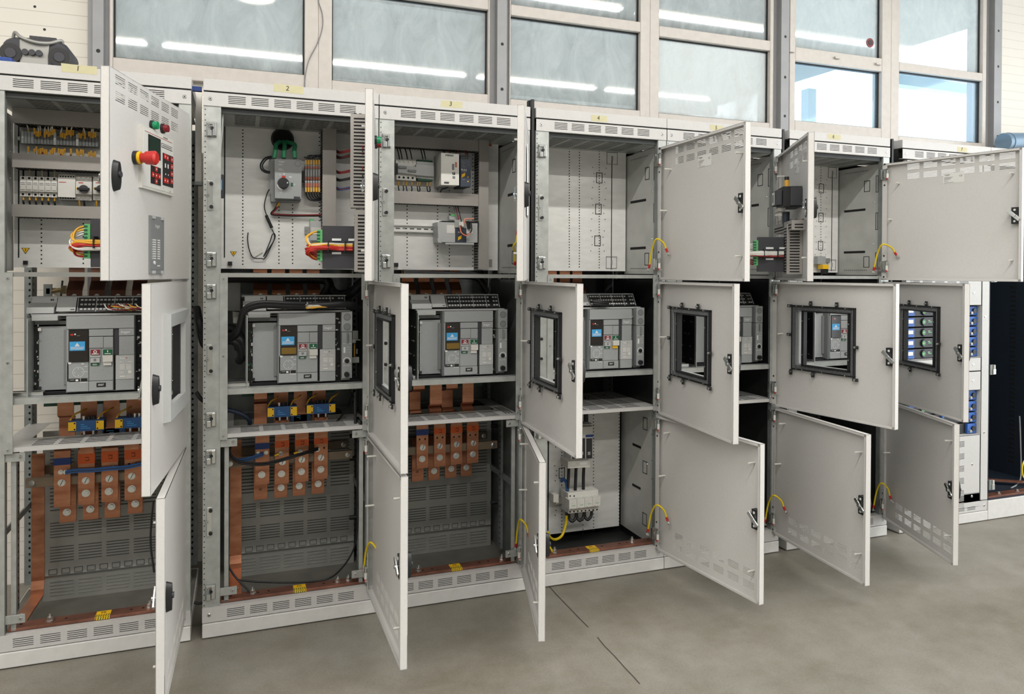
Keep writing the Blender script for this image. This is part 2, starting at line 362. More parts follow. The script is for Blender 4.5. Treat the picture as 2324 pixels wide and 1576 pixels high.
# ---- windows: frame plus panes
gm = bpy.data.materials.new('dusty_window_glass'); gm.use_nodes = True; nt = gm.node_tree; nt.nodes.remove(nt.nodes['Principled BSDF']); out = nt.nodes['Material Output']
tc = nt.nodes.new('ShaderNodeTexCoord'); mp = nt.nodes.new('ShaderNodeMapping'); mp.inputs['Scale'].default_value = (2.2, 1, .8); nt.links.new(tc.outputs['Object'], mp.inputs[0])
nn = nt.nodes.new('ShaderNodeTexNoise'); nn.inputs['Scale'].default_value = 3.2; nn.inputs['Detail'].default_value = 9; nn.inputs['Roughness'].default_value = .68; nn.inputs['Distortion'].default_value = .8
nt.links.new(mp.outputs[0], nn.inputs[0])
def glass_mat(name, d0, d1, tint, base=.10):
    m = gm.copy() if False else bpy.data.materials.new(name); m.use_nodes = True; nt = m.node_tree; nt.nodes.remove(nt.nodes['Principled BSDF']); out = nt.nodes['Material Output']
    tc = nt.nodes.new('ShaderNodeTexCoord'); mp = nt.nodes.new('ShaderNodeMapping'); mp.inputs['Scale'].default_value = (2.2, 1, 1.1); mp.inputs['Rotation'].default_value = (0, .25, 0); nt.links.new(tc.outputs['Object'], mp.inputs[0])
    nn = nt.nodes.new('ShaderNodeTexNoise'); nn.inputs['Scale'].default_value = 3.2; nn.inputs['Detail'].default_value = 9; nn.inputs['Roughness'].default_value = .68; nn.inputs['Distortion'].default_value = .8
    nt.links.new(mp.outputs[0], nn.inputs[0])
    mr = nt.nodes.new('ShaderNodeMapRange'); mr.inputs[1].default_value = .3; mr.inputs[2].default_value = .7; mr.inputs[3].default_value = d0; mr.inputs[4].default_value = d1; nt.links.new(nn.outputs[0], mr.inputs[0])
    tr = nt.nodes.new('ShaderNodeBsdfTransparent'); tr.inputs[0].default_value = lin(tint)
    gl = nt.nodes.new('ShaderNodeBsdfGlossy'); gl.inputs['Roughness'].default_value = .03; gl.inputs[0].default_value = (.95, .97, 1, 1)
    df = nt.nodes.new('ShaderNodeBsdfDiffuse'); df.inputs[0].default_value = lin('d4d6d3'); tl = nt.nodes.new('ShaderNodeBsdfTranslucent'); tl.inputs[0].default_value = lin('d2d6d6')
    ms = nt.nodes.new('ShaderNodeMixShader'); ms.inputs[0].default_value = .45; nt.links.new(df.outputs[0], ms.inputs[1]); nt.links.new(tl.outputs[0], ms.inputs[2])
    fz = nt.nodes.new('ShaderNodeLayerWeight'); fz.inputs[0].default_value = .5
    fp = nt.nodes.new('ShaderNodeMath'); fp.operation = 'POWER'; fp.inputs[1].default_value = 4; nt.links.new(fz.outputs['Facing'], fp.inputs[0])
    fa = nt.nodes.new('ShaderNodeMath'); fa.operation = 'MULTIPLY_ADD'; fa.inputs[1].default_value = .8; fa.inputs[2].default_value = base; nt.links.new(fp.outputs[0], fa.inputs[0])
    m1 = nt.nodes.new('ShaderNodeMixShader'); nt.links.new(fa.outputs[0], m1.inputs[0]); nt.links.new(tr.outputs[0], m1.inputs[1]); nt.links.new(gl.outputs[0], m1.inputs[2])
    m2 = nt.nodes.new('ShaderNodeMixShader'); nt.links.new(mr.outputs[0], m2.inputs[0]); nt.links.new(m1.outputs[0], m2.inputs[1]); nt.links.new(ms.outputs[0], m2.inputs[2])
    nt.links.new(m2.outputs[0], out.inputs[0]); return m
GLA = glass_mat('dusty_window_glass_grey', .20, .52, 'c9cfd1')
GLB = glass_mat('dusty_window_glass_frosted', .55, .95, 'eef2f4')
GLC = glass_mat('clear_window_glass', .03, .14, 'd9ebf7', .035)
bpy.data.materials.remove(gm)
GLD = glass_mat('streaky_window_glass', .30, .58, 'e3ecf1', .04)
GASK = mat('black_window_gasket', '1d1f20', .6)
def window(n, x0, x1, fx0, fx1, zb, rail, g0, g1, vent=False):
    """opening fx0..fx1, glass x0..x1; lower pane zb..rail[0], upper pane rail[1]..3.58"""
    mb = MB(); y0, y1 = WY-.03, WY+.05
    mb.box(fx0, x0, y0, y1, 2.27, 3.66, FRAMEW); mb.box(x1, fx1, y0, y1, 2.27, 3.66, FRAMEW)
    mb.box(x0, x1, y0, y1, 2.27, zb, FRAMEW); mb.box(x0, x1, y0, y1, 3.58, 3.66, FRAMEW)
    mb.box(x0, x1, y0, y1, rail[0], rail[1], FRAMEW)
    t = struct(mb, 'window_%d' % n, bevel=.004)
    for a, c in ((zb, rail[0]), (rail[1], 3.58)):
        g = MB(); e = .007
        for q in ((x0, x0+e, a, c), (x1-e, x1, a, c), (x0, x1, a, a+e), (x0, x1, c-e, c)): g.box(q[0], q[1], WY-.004, WY+.02, q[2], q[3], GASK)
        g.build('glazing_gasket', t)
        p = MB(); p.box(x0+e, x1-e, WY+.004, WY+.010, a+e, c-e, g0 if a == zb else g1); p.build('pane', t)
    return t
window(1, -.411, .425, -.425, .49, 2.345, (2.775, 2.832), GLA, GLA)
window(2, .556, 1.370, .49, 1.379, 2.332, (2.782, 2.84), GLA, GLA)
window(3, 1.497, 2.29, 1.49, 2.353, 2.319, (2.77, 2.828), GLA, GLA)
window(4, 2.414, 3.20, 2.353, 3.225, 2.315, (2.76, 2.822), GLB, GLA)
w5 = window(5, 3.392, 4.096, 3.349, 4.175, 2.346, (2.719, 2.806), GLC, GLD)
window(6, 4.247, 5.014, 4.175, 5.05, 2.307, (2.743, 2.798), GLC, GLD)
mb = MB()
for i in range(11): x = -.47+i*.92; mb.box(x-.03, x+.03, WY-.03, WY+.05, 3.66, 4.84, FRAMEW)
mb.box(-.5, 8.76, WY-.03, WY+.05, 3.62, 3.70, FRAMEW); mb.box(-.5, 8.76, WY-.03, WY+.05, 4.80, 4.86, FRAMEW); t = struct(mb, 'window_7')  # unseen upper window row, added to bring more daylight over the cabinets
for i in range(10): x = -.47+i*.92; g_ = MB(); g_.box(x+.03, x+.89, WY+.004, WY+.010, 3.70, 4.80, GLC); g_.build('pane', t)
mb = MB()
for p in [(1795, 117), (1898, 132), (1991, 146)]:
    q = at(*p, WY-.03); mb.box(q[0]-.02, q[0]+.02, WY-.045, WY-.03, q[2]-.006, q[2]+.006, FRAMEW)
mb.build('vent_window_catch', w5, label='white painted catch')
# stickers on the upper pane of the window
q = at(1794, 68, WY); mb = MB(); mb.cyl((q[0], WY-.001, q[2]), (q[0], WY+.0035, q[2]), .026, WHITE, 20); mb.text('A', (q[0], WY-.0016, q[2]), .05, INK)
solo(mb, 'round_sticker', 'round white sticker with a black letter A on the window pane', 'sticker')
q = at(1975, 97, WY); mb = MB(); mb.cyl((q[0], WY-.001, q[2]), (q[0], WY+.0035, q[2]), .030, MAROON, 20); mb.cyl((q[0], WY-.003, q[2]), (q[0], WY-.001, q[2]), .018, BLACK, 16)
solo(mb, 'round_vent_plug', 'small dark red round plug in the upper right of a window pane', 'vent plug')
BEAMOUT = mat('canopy_beam_paint', '8d8c86', .6)
# ---- outside: canopy, post and beam seen through the right-hand windows
mb = MB()
mb.hexa([(-9, .95, 3.4), (5.755, .95, 3.4), (5.44, 6.0, 3.4), (4.92, 14., 3.4), (-9, 14., 3.4)], (0, 0, .25), CANOPY)
for i in range(6): mb.box(-9, 5.5-.1*i, 2.2+i*2.2, 2.32+i*2.2, 3.26, 3.4, BEAMOUT)
t = solo(mb, 'entrance_canopy', 'grey flat canopy outside above the windows', 'canopy')
mb = MB(); a = at(1835, 160, 3.); c = at(1852, 277, 3.); mb.box(a[0], c[0], 3., 3.1, 0, 3.25, mat('post_paint', 'c4c6c5', .5)); solo(mb, 'canopy_post', 'pale post outside behind the vent window', 'post')
mb = MB(); mb.hexa([at(2020, 162, 2.), at(2330, 212, 2.), at(2330, 232, 2.), at(2020, 188, 2.)], (0, .1, 0), mat('beam_blue_grey', 'b0b9be', .6)); solo(mb, 'canopy_beam', 'pale blue grey beam crossing outside the last window', 'beam')
# ---- fluorescent luminaires of the hall (mirrored in the dusty panes)
def luminaire(x, y, z, ln, turn=False, label='', watt=LAMP_W):
    t = thing('fluorescent_lamp', label, 'ceiling lamp', (x, y, z), 'fluorescent lamps in rows under the ceiling')
    d = (lambda p: np.array([x+p[1], y+p[0], z+p[2]])) if turn else (lambda p: np.array([x+p[0], y+p[1], z+p[2]]))
    mb = MB(d); mb.box(-ln/2, ln/2, -.06, .06, .03, .09, BATTEN); mb.box(-.3, -.28, -.004, .004, .09, HZ-z, BATTEN); mb.box(.28, .3, -.004, .004, .09, HZ-z, BATTEN); mb.build('batten', t)
    for s in (-.035, .035):
        mb = MB(d); mb.cyl((-ln/2+.02, s, .012), (ln/2-.02, s, .012), .013, TUBEON, 10); mb.build('tube', t)
    l = area_light('lamp_light', (0, 0, -.012), (.1 if turn else ln), (ln if turn else .1), watt, (1, .972, .93), t)
for i in range(7):
    luminaire(-5.2+i*2.05, -2.45, 4.2, 1.86, label='fluorescent batten lamp, in the row nearer the cabinets')
for i in range(7):
    luminaire(-6.0+i*2.05, -5.6, 4.2, 1.86, label='fluorescent batten lamp, in the middle row of the hall')
luminaire(5.6, -7.6, 4.2, 1.5, True, 'fluorescent batten lamp turned across the rows of the hall')
t = thing('dome_lamp', 'round dome lamp hanging under the ceiling of the hall', 'ceiling lamp', (.25, -3.16, 4.02))
mb = MB(); mb.cyl((.25, -3.16, 4.12), (.25, -3.16, 4.3), .24, BATTEN, 24, .08); mb.cyl((.25, -3.16, 4.3), (.25, -3.16, HZ), .02, BATTEN); mb.build('shade', t)
mb = MB(); mb.cyl((.25, -3.16, 4.08), (.25, -3.16, 4.13), .2, TUBEON, 24); mb.build('bulb', t)
# ---- pipe at the far right, loose wire on the mullion, radio
mb = MB(); a = at(2272, 316, .62); mb.tube([(a[0]+.02, .62, a[2]-.02), (a[0]+.35, .62, a[2]), (a[0]+1.6, .62, a[2]+.02)], .062, PIPE, 20, 4)
for dx in (.055, .19): mb.cyl((a[0]+dx, .62, a[2]-.018), (a[0]+dx+.012, .62, a[2]-.017), .066, PIPE, 20)
solo(mb, 'ventilation_pipe', 'blue grey round ventilation pipe above the last cabinet', 'pipe')
mb = MB(); mb.tube([at(*p, WY-.035) for p in [(722, -30), (722, 0), (731, 30), (732, 60), (722, 95), (705, 128), (697, 150), (692, 180), (691, 200)]], .0022, GREYTX, 6)
solo(mb, 'hanging_wire', 'thin grey wire hanging down the white window mullion', 'wire')

# ================================================================== CABINETS
def slots(u_start, pitch, width, n, rows): return ([(u_start+i*pitch, u_start+i*pitch+width) for i in range(n)], rows)
def rows(z0, z1, n, frac=.42):
    p = (z1-z0)/(n-1+frac); return [(z0+i*p, z0+i*p+p*frac) for i in range(n)]
def dots(mb, pts, r=.0032, m=HOLE, d=(0, -1, 0)):
    for p in pts: mb.disc(p, d, r, m, 8)
def dotcol(mb, px, p0, p1, n, Y, r=.0029, skip=()):
    for i in range(n):
        if i in skip: continue
        mb.disc(at(px, p0+(p1-p0)*i/(n-1), Y-.0012), (0, -1, 0), r, HOLE, 8)
def rect_outline(mb, x0, x1, z0, z1, w, y, m=HOLE):
    for a in ((x0, x1, z0, z0+w), (x0, x1, z1-w, z1), (x0, x0+w, z0, z1), (x1-w, x1, z0, z1)): mb.box(a[0], a[1], y-.0012, y, a[2], a[3], m)
CABS = {}
DEP = .58
UPY = .32        # depth of the upper mounting plate
LBL = {1: 'light grey switchgear cabinet taped 1 under the black radio, doors open', 2: 'light grey switchgear cabinet taped 2 with a rotary switch in its upper bay',
       3: 'light grey switchgear cabinet taped 3 with two pale power supplies in its upper bay', 4: 'light grey switchgear cabinet taped 4 with an empty zinc plate in its upper bay',
       5: 'light grey switchgear cabinet taped 5 mostly hidden behind its wide open doors', 6: 'light grey switchgear cabinet taped 6, contactor on its upper door',
       7: 'light grey switchgear cabinet with blue fuse rails between white cover plates', 8: 'dark open cabinet at the far end of the row'}
def cabinet(k):
    X0 = XL[k]; X1 = X0+W
    t = thing('switchgear_cabinet', LBL[k], 'electrical cabinet', (X0+W/2, DEP/2, 0), 'light grey cabinets standing in a row'); CABS[k] = t
    F = lambda a, w, d: (X0+a, d, w)
    mb = MB(); mb.box(X0+.001, X1-.001, -.006, DEP, .004, ZA, PLINTH); mb.build('plinth', t, bevel=.003)
    # base panel with real slots
    mb = MB(); g = .001
    wide = k == 7
    mb.holed(g, W-g, ZA+.003, ZB, [slots(.088, .0825, .062, 6, rows(ZA+.015, ZA+.045, 5))], lambda a, w, d: (X0+a, -.002+d, w), .0016, PAINT)
    mb.box(X0+g, X1-g, -.0004, .04, ZB-.0016, ZB, PAINT); mb.box(X0+.02, X1-.02, .03, .032, ZA+.004, ZB-.004, DARKSTEEL)
    for a in (.025, W-.025): mb.screw((X0+a, -.002, ZA+.03), .008)
    mb.build('base_panel', t)
    # vent strip and roof band
    mb = MB(); mb.holed(.002, W-.002, ZS, ZD-.002, [slots(.088, .0825, .062, 6, rows(ZS+.013, ZS+.042, 5))], lambda a, w, d: (X0+a, -.004+d, w), .0016, PAINT)
    mb.box(X0+.002, X1-.002, -.0024, .02, ZS, ZS+.0016, PAINT)
    for a in (.025, W-.025): mb.screw((X0+a, -.004, ZS+.026), .008)
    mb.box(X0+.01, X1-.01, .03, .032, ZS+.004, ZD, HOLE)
    mb.build('vent_strip', t)
    mb = MB(); mb.box(X0+.001, X1-.001, -.003, DEP, ZD+.004, ZT, PAINT); mb.box(X0+.004, X1-.004, .0, .03, ZD-.003, ZD+.004, HOLE); mb.build('roof_band', t, bevel=.0015)  # dark box in the joint paints the shade of the gap
    # front posts
    if k != 7:
        mb = MB(); mb.box(X0+.002, X0+.063, 0, .012, ZB, ZS, GALV); mb.box(X0+.002, X0+.014, .012, .05, ZB, ZS, GALV); mb.box(X0+.060, X0+.063, .012, .03, ZB, ZS, GALVD)
        for i in range(94): mb.disc((X0+.008, -.0008, ZB+.01+i*.02), (0, -1, 0), .0024, DARKSTEEL, 6)
        mb.build('front_post', t)
    mb = MB(); mb.box(X0+.612, X1-.002, 0, .012, ZB, ZS, GALV); mb.box(X1-.014, X1-.002, .012, .05, ZB, ZS, GALV); mb.box(X0+.609, X0+.613, .004, .03, ZB, ZS, GALVD)
    if k in (1, 4):
        for i in range(70): mb.disc((X1-.0015, .03, ZB+.02+i*.026), (1, 0, 0), .005, HOLE, 6)
    mb.build('front_post', t)
    # rear posts and panels
    for s, x in ((0, X0+.004), (1, X1-.044)):
        if k in (7, 8): break
        mb = MB(); mb.box(x, x+.04, .50, .52, .1, 1.99, GALVD); mb.box(x if s else x+.036, x+.004 if s else x+.04, .44, .50, .1, 1.99, GALVD)
        mb.box(x+.012 if s else x-.0, x+.016 if s else x+.004, .52, .56, .1, 1.99, GALVD)
        for i in range(72):
            z = .15+i*.025; mb.disc((x+.02, .4992, z), (0, -1, 0), .0055, HOLE, 8)
            mb.disc(((x-.0005 if s else x+.0405), .465, z), ((-1 if s else 1), 0, 0), .005, HOLE, 8)
        mb.build('rear_post', t)
    if k not in (1,):
        mb = MB(); mb.box(X0+.004, X1-.004, .56, .565, .06, 2.05, GALVD if k < 4 else DARKSTEEL); mb.build('rear_panel', t)
    if k in (2, 3, 4, 5, 6):
        mb = MB(); mb.box(X1-.010, X1-.006, .06, .56, .06, 1.35, DARKSTEEL if k > 3 else GALVD); mb.build('side_partition', t)
    mb = MB()
    mb.box(X0+.006, X1-.006, .02, .56, .052, .060, DARKSTEEL if k > 3 else FLOORP); mb.build('bottom_plate', t)
    return t
def upper_bay(k, plate=PLATE, cols=(), n=38, sq=True):
    """steel box of the upper bay: slotted top, shelf, right wall, mounting plate"""
    t = CABS[k]; X0 = XL[k]; X1 = X0+W
    mb = MB(); mb.holed(X0+.004, X1-.004, .02, UPY+.02, [([(X0+.11+i*.094, X0+.11+i*.094+.078) for i in range(5)], rows(.045, .28, 13, .56))], lambda u, w, d: (u, w, 1.986+d), .0008, GALV)
    mb.box(X0+.004, X1-.004, .012, .02, 1.978, 2.0, DARKSTEEL); mb.box(X0+.1, X1-.08, .035, .29, 1.989, 1.990, HOLE); mb.build('top_plate', t)  # dark front bar and dark sheet above the slots paint in the shade
    mb = MB(); mb.box(X0+.030, X1-.03, .005, UPY+.03, M1+.010, M1+.013, GALV); mb.box(X0+.030, X1-.03, .003, .006, M1+.010, M1+.026, CHROME if k < 4 else GALV); mb.build('bay_shelf', t)
    mb = MB(); x = X1-.030; mb.box(x, x+.002, .02, UPY+.02, M1+.03, 1.97, GPLATE)
    xs = x-.001
    for z in (1.86, 1.45):
        rect = [(.10, .14, z-.03, z+.03), (.045, .06, z-.04, z+.05)]
        for a, c, z0, z1 in rect:
            for e in ((a, c, z0, z0+.003), (a, c, z1-.003, z1), (a, a+.003, z0, z1), (c-.003, c, z0, z1)): mb.box(xs, x, e[0], e[1], e[2], e[3], HOLE)
    for e in ((.045, .06, 1.62, 1.623), (.045, .06, 1.71, 1.713), (.045, .048, 1.62, 1.71), (.057, .06, 1.62, 1.71)): mb.box(xs, x, *e, HOLE)
    for z in (1.77, 1.545): mb.screw((x, .075, z), .006, CHROME, (-1, 0, 0))
    for z in (1.735, 1.505):
        if k >= 3: mb.box(xs, x, .13, .28 if k > 3 else .2, z-.006, z+.006, HOLE)
    for i in range(12):
        for z in (1.945, 1.405): mb.disc((xs, .12+i*.014, z), (-1, 0, 0), .003, HOLE, 6)
    for i in range(28): mb.disc((xs, .03, 1.40+i*.02), (-1, 0, 0), .003, HOLE, 6)
    mb.build('bay_side_wall', t)
    mb = MB(); mb.box(X0+.012, X1-.036, UPY, UPY+.003, 1.392, 2.0, plate)
    for c in cols: dotcol(mb, *c, UPY)
    mb.build('mounting_plate', t); return t
def frame_shelf(k, full=False, right_slots=False):
    """painted shelf under the breaker bay, with slotted front strip and open middle, and the beam carrying the breaker"""
    t = CABS[k]; X0 = XL[k]; z = .764
    mb = MB()
    F = lambda u, w, d: (X0+u, w, z-d)
    if full: mb.holed(.03, .622, .004, .46, [([(.10+i*.092, .10+i*.092+.078) for i in range(5)], rows(.03, .40, 14, .55))], F, .0008, PAINT)
    else:
        mb.holed(.03, .622, .004, .46, [([(.108, .556)], [(.165, .44)]), slots(.135, .083, .068, 5, rows(.030, .148, 5, .56))]+([([(.572, .580), (.586, .594), (.600, .608)], [(.06, .24)])] if right_slots else [([(.585, .607)], [(.02, .20)])]), F, .0008, PAINT)
    mb.box(X0+.03, X0+.622, .002, .004, z-.014, z+.001, PAINT); mb.build('vented_shelf', t)
    mb = MB(); mb.box(X0+.09, X0+.56, .012, (.42 if full else .155), z-.0040, z-.0032, HOLE); mb.build('slot_shade_sheet', t)  # dark sheet under the slots, painting in the shade below the shelf
    mb = MB(); mb.box(X0+.060, X0+.611, .006, .05, .913, .935, GALV); mb.box(X0+.06, X0+.611, .05, .40, .917, .922, GALVD); mb.box(X0+.06, X0+.166, .055, .075, .935, .948, CHROME); mb.box(X0+.06, X0+.166, .085, .095, .935, .95, CHROME)
    mb.build('breaker_shelf', t)
    # bay frame: inner uprights with corner lugs and screws
    mb = MB(); mb.box(X0+.060, X0+.088, -.004, .0, .745, 1.372, GALV)
    for zz in (1.352, 1.06, .758): mb.screw((X0+.073, -.004, zz), .006)
    mb.build('bay_frame', t)
    mb = MB(); mb.box(X0+.594, X0+.612, -.003, .0, .745, 1.372, GALV); mb.box(X0+.588, X0+.594, -.003, .0, 1.27, 1.372, GALV)
    for zz in (1.352, .775): mb.screw((X0+.602, -.004, zz), .006)
    mb.build('bay_frame', t)
def strikers(k, zs):
    """catch plates on the left post where the door hardware of the neighbour closes"""
    t = CABS[k]; X0 = XL[k]
    for z, kind in zs:
        mb = MB(); x = X0+.012
        if kind == 'h':
            mb.box(x, x+.036, -.006, 0, z-.028, z+.028, GALVD); mb.box(x+.004, x+.018, -.016, -.006, z-.026, z-.004, CHROME); mb.box(x+.022, x+.034, -.014, -.006, z-.024, z+.024, CHROME)
            mb.cyl((x+.02, -.014, z+.004), (x+.02, -.004, z+.004), .006, BLACK, 10); mb.screw((x+.008, -.006, z+.012), .007)
            mb.box(x+.002, x+.034, -.010, -.006, z+.018, z+.027, CHROME)
            mb.build('hinge_plate', t, bevel=.001)
        else:
            mb.box(x+.004, x+.022, -.005, 0, z-.055, z+.055, CHROME); mb.screw((x+.006, -.005, z), .007)
            for s in (-.043, .043): mb.cyl((x+.018, -.012, z+s), (x+.018, -.004, z+s), .007, BLACK, 10)
            mb.build('latch_plate', t, bevel=.001)
EXT = .034
def add_door(k, lv, vents=None, window=False, handle_z=None, label_at=None, studs=(), hinge_z=(), bezel=False):
    t = CABS[k]; key = '%d%s' % (k, lv); H, u, n = door_frame(key); z0, z1 = DZ[lv]
    T = lambda p: H+u*p[0]+n*p[1]+np.array([0, 0, p[2]])
    a0, a1 = -EXT, DW; yo, yi = .0125, -.0125
    F = lambda a, w, d: (a, yo-d, w)
    holes = []
    if vents == 'top': holes = [slots(.080, .0866, .066, 6, rows(1.922, 1.949, 5)), slots(.080, .0866, .066, 6, rows(1.874, 1.901, 5))]
    if vents == 'bottom': holes = [slots(.072, .0862, .064, 6, rows(.182, .209, 5)), slots(.072, .0862, .064, 6, rows(.132, .159, 5))]
    WU = (.088, .402, .938, 1.218)
    if window: holes = [([(WU[0], WU[1])], [(WU[2], WU[3])])]
    mb = MB(T); mb.holed(a0, a1, z0, z1, holes, F, .0018, PAINT2)
    for q in ((a0, a0+.0018, z0, z1), (a1-.0018, a1, z0, z1), (a0, a1, z0, z0+.0018), (a0, a1, z1-.0018, z1)): mb.box(q[0], q[1], yi, yo, q[2], q[3], PAINT2)
    e = .011
    for q in ((a0, a0+.026, z0, z1), (a1-e, a1, z0, z1), (a0, a1, z0, z0+e), (a0, a1, z1-e, z1)): mb.box(q[0], q[1], yi, yi+.0018, q[2], q[3], PAINT2)
    for hz in hinge_z:
        for s in (-.055, .055): mb.disc(T((a0+.013, yi-.0008, hz+s)) if False else (a0+.013, yi-.0008, hz+s), (0, -1, 0), .005, DARKSTEEL, 10)
    d = mb.build('door', t, label={'u': 'upper door swung open', 'm': 'middle door with a cut-out, swung open', 'l': 'lower door swung open'}[lv] if not (lv == 'm' and not window) else 'middle door swung open')
    for sx, sz in studs:
        mb = MB(T); mb.cyl((sx, yo-.002, sz), (sx, yi-.012, sz), .004, WHITEP, 8); mb.build('stud', d)
    for hz in hinge_z:
        mb = MB(T); x = a0+.006
        mb.box(x-.006, x+.022, yi-.010, yi, hz-.028, hz+.028, GALVD); mb.box(x+.020, x+.034, yi-.012, yi-.001, hz-.030, hz-.022, CHROME); mb.box(x+.020, x+.034, yi-.012, yi-.001, hz+.024, hz+.03, CHROME)
        mb.cyl((x+.026, yi-.008, hz-.020), (x+.026, yi-.008, hz+.004), .006, WHITEP, 10); mb.cyl((x+.026, yi-.008, hz-.028), (x+.026, yi-.008, hz-.020), .006, RED, 10); mb.cyl((x+.026, yi-.008, hz+.004), (x+.026, yi-.008, hz+.028), .004, CHROME, 8)
        mb.box(x-.018, x-.004, yi-.014, yi+.004, hz-.026, hz+.026, CHROME); mb.box(x+.004, x+.014, yi-.016, yi-.01, hz-.018, hz+.02, CHROME)
        mb.build('hinge', d, bevel=.001)
    if handle_z:
        x = DW-.028
        mb = MB(T); prof = []
        for i in range(25):
            q = 2*math.pi*i/24; prof.append((math.cos(q)*.017*(1-.25*math.sin(q)**2*0), math.sin(q)*.046))
        prof = prof[:-1]; f0 = [(x+a, yo, handle_z+b) for a, b in prof]; f1 = [(x+a*.8, yo+.016, handle_z+b*.88) for a, b in prof]; N = len(prof)
        mb.add(f0+f1, [(i, (i+1) % N, N+(i+1) % N, N+i) for i in range(N)], BLACK, True); mb.add(f1, [tuple(range(N))], BLACK)
        mb.cyl((x, yo+.012, handle_z+.004), (x, yo+.021, handle_z+.004), .009, CHAR, 14)
        mb.build('handle', d)
        mb = MB(T); mb.box(x-.014, x+.014, yi-.001, yo-.002, handle_z-.038, handle_z+.038, BLACK); mb.cyl((x, yi-.002, handle_z-.026), (x, yi-.001, handle_z-.026), .005, WHITEP, 10); mb.cyl((x, yi-.002, handle_z+.026), (x, yi-.001, handle_z+.026), .005, WHITEP, 10)
        c, s = math.cos(.75), math.sin(.75)
        R = lambda a, b, y: (x+.0+c*a-s*b, y, handle_z-(s*a+c*b))
        mb.hexa([R(-.034, -.008, yi-.004), R(.030, -.008, yi-.004), R(.030, .008, yi-.004), R(-.034, .008, yi-.004)], (0, -.006, 0), CHROME)
        mb.cyl((x, yi-.014, handle_z), (x, yi-.002, handle_z), .007, CHROME, 10)
        mb.build('latch', d, bevel=.0008)
    if label_at:
        a, z = label_at; mb = MB(T); yl = yo-.0018-.0006
        mb.box(a, a+.098, yl-.0002, yl, z-.049, z, PAPER)
        ux = (1, 0, 0)
        mb.text(':hager', (a+.020, yl-.0006, z-.008), .011, INK, ux); mb.text('CE', (a+.082, yl-.0006, z-.018), .012, INK, ux)
        for i in range(3): mb.box(a+.005, a+.045-.006*i, yl-.0005, yl-.0003, z-.020-.005*i-.002, z-.020-.005*i, GREYTX)
        mb.text('M-N', (a+.014, yl-.0006, z-.039), .009, INK, ux); mb.box(a+.005, a+.05, yl-.0005, yl-.0003, z-.047, z-.0455, GREYTX)
        mb.build('type_label', d, label='white printed type label')
    if window:
        mb = MB(T); o = (.074, .415, .924, 1.233); i_ = WU; y0, y1 = yo-.015, yo-.002
        GR = CHAR
        # black outer rim with chrome rivets, meshed band, deep inner frame set off to the right
        for q in ((o[0], o[0]+.005, o[2], o[3]), (o[1]-.005, o[1], o[2], o[3]), (o[0], o[1], o[2], o[2]+.007), (o[0], o[1], o[3]-.007, o[3])): mb.box(q[0], q[1], y0, y1, q[2], q[3], BLACK)
        b = .020
        for j in range(8):   # fine cells of the band
            pass
        L = o[0]+.005; R_ = o[1]-.005; B = o[2]+.007; Tt = o[3]-.007
        def band(x0, x1, z0, z1):
            mb.box(x0, x1, y0+.008, y0+.010, z0, z1, BLACK)
            nx = max(2, int(round((x1-x0)/.0066))); nzz = max(2, int(round((z1-z0)/.0066)))
            for i in range(nx+1):
                xx = x0+(x1-x0)*i/nx; mb.box(xx-.0008, xx+.0008, y0+.003, y0+.008, z0, z1, ACBD)
            for i in range(nzz+1):
                zz = z0+(z1-z0)*i/nzz; mb.box(x0, x1, y0+.003, y0+.008, zz-.0008, zz+.0008, ACBD)
        band(L, L+b, B, Tt); band(R_-b*.7, R_, B, Tt); band(L+b, R_-b*.7, B, B+b*.8); band(L+b, R_-b*.7, Tt-b*.8, Tt)
        fl, frt = .136, R_-b*.7; fb, ft = B+b*.8, Tt-b*.8
        for q in ((fl, fl+.014, fb, ft), (frt-.012, frt, fb, ft), (fl, frt, fb, fb+.006), (fl, frt, ft-.006, ft)): mb.box(q[0], q[1], y0-.004, yo+.004, q[2], q[3], BLACK)
        for a in (.105, .14, .25, .37):
            for z in (o[2]+.004, o[3]-.004): mb.cyl((a, y0-.003, z), (a, y0, z), .003, CHROME, 8)
        for z in (1.0, 1.16):
            for a in (fl+.006, frt-.006): mb.cyl((a, y0-.006, z), (a, y0, z), .003, CHROME, 8)
        mb.build('window_frame', d)
        cl = [(o[0]-.008, o[3]-.004, 0), (.185, o[3]+.010, 1), (.325, o[3]+.010, 1), (o[0]-.010, 1.09, 0), (o[1]+.008, 1.06, 0), (o[0], o[2]-.012, 1), (.20, o[2]-.010, 1), (o[1]+.008, o[2]-.008, 0)]
        for a, z, vert in cl:
            mb = MB(T)
            if vert: mb.box(a-.007, a+.007, y0-.003, y0+.003, z-.014, z+.012, DARKSTEEL); mb.cyl((a, y0-.010, z), (a, y0-.003, z), .005, CHROME, 8)
            else: mb.box(a-.014, a+.012, y0-.003, y0+.003, z-.007, z+.007, DARKSTEEL); mb.cyl((a, y0-.010, z), (a, y0-.003, z), .005, CHROME, 8)
            mb.build('clip', d, label='small bright clip')
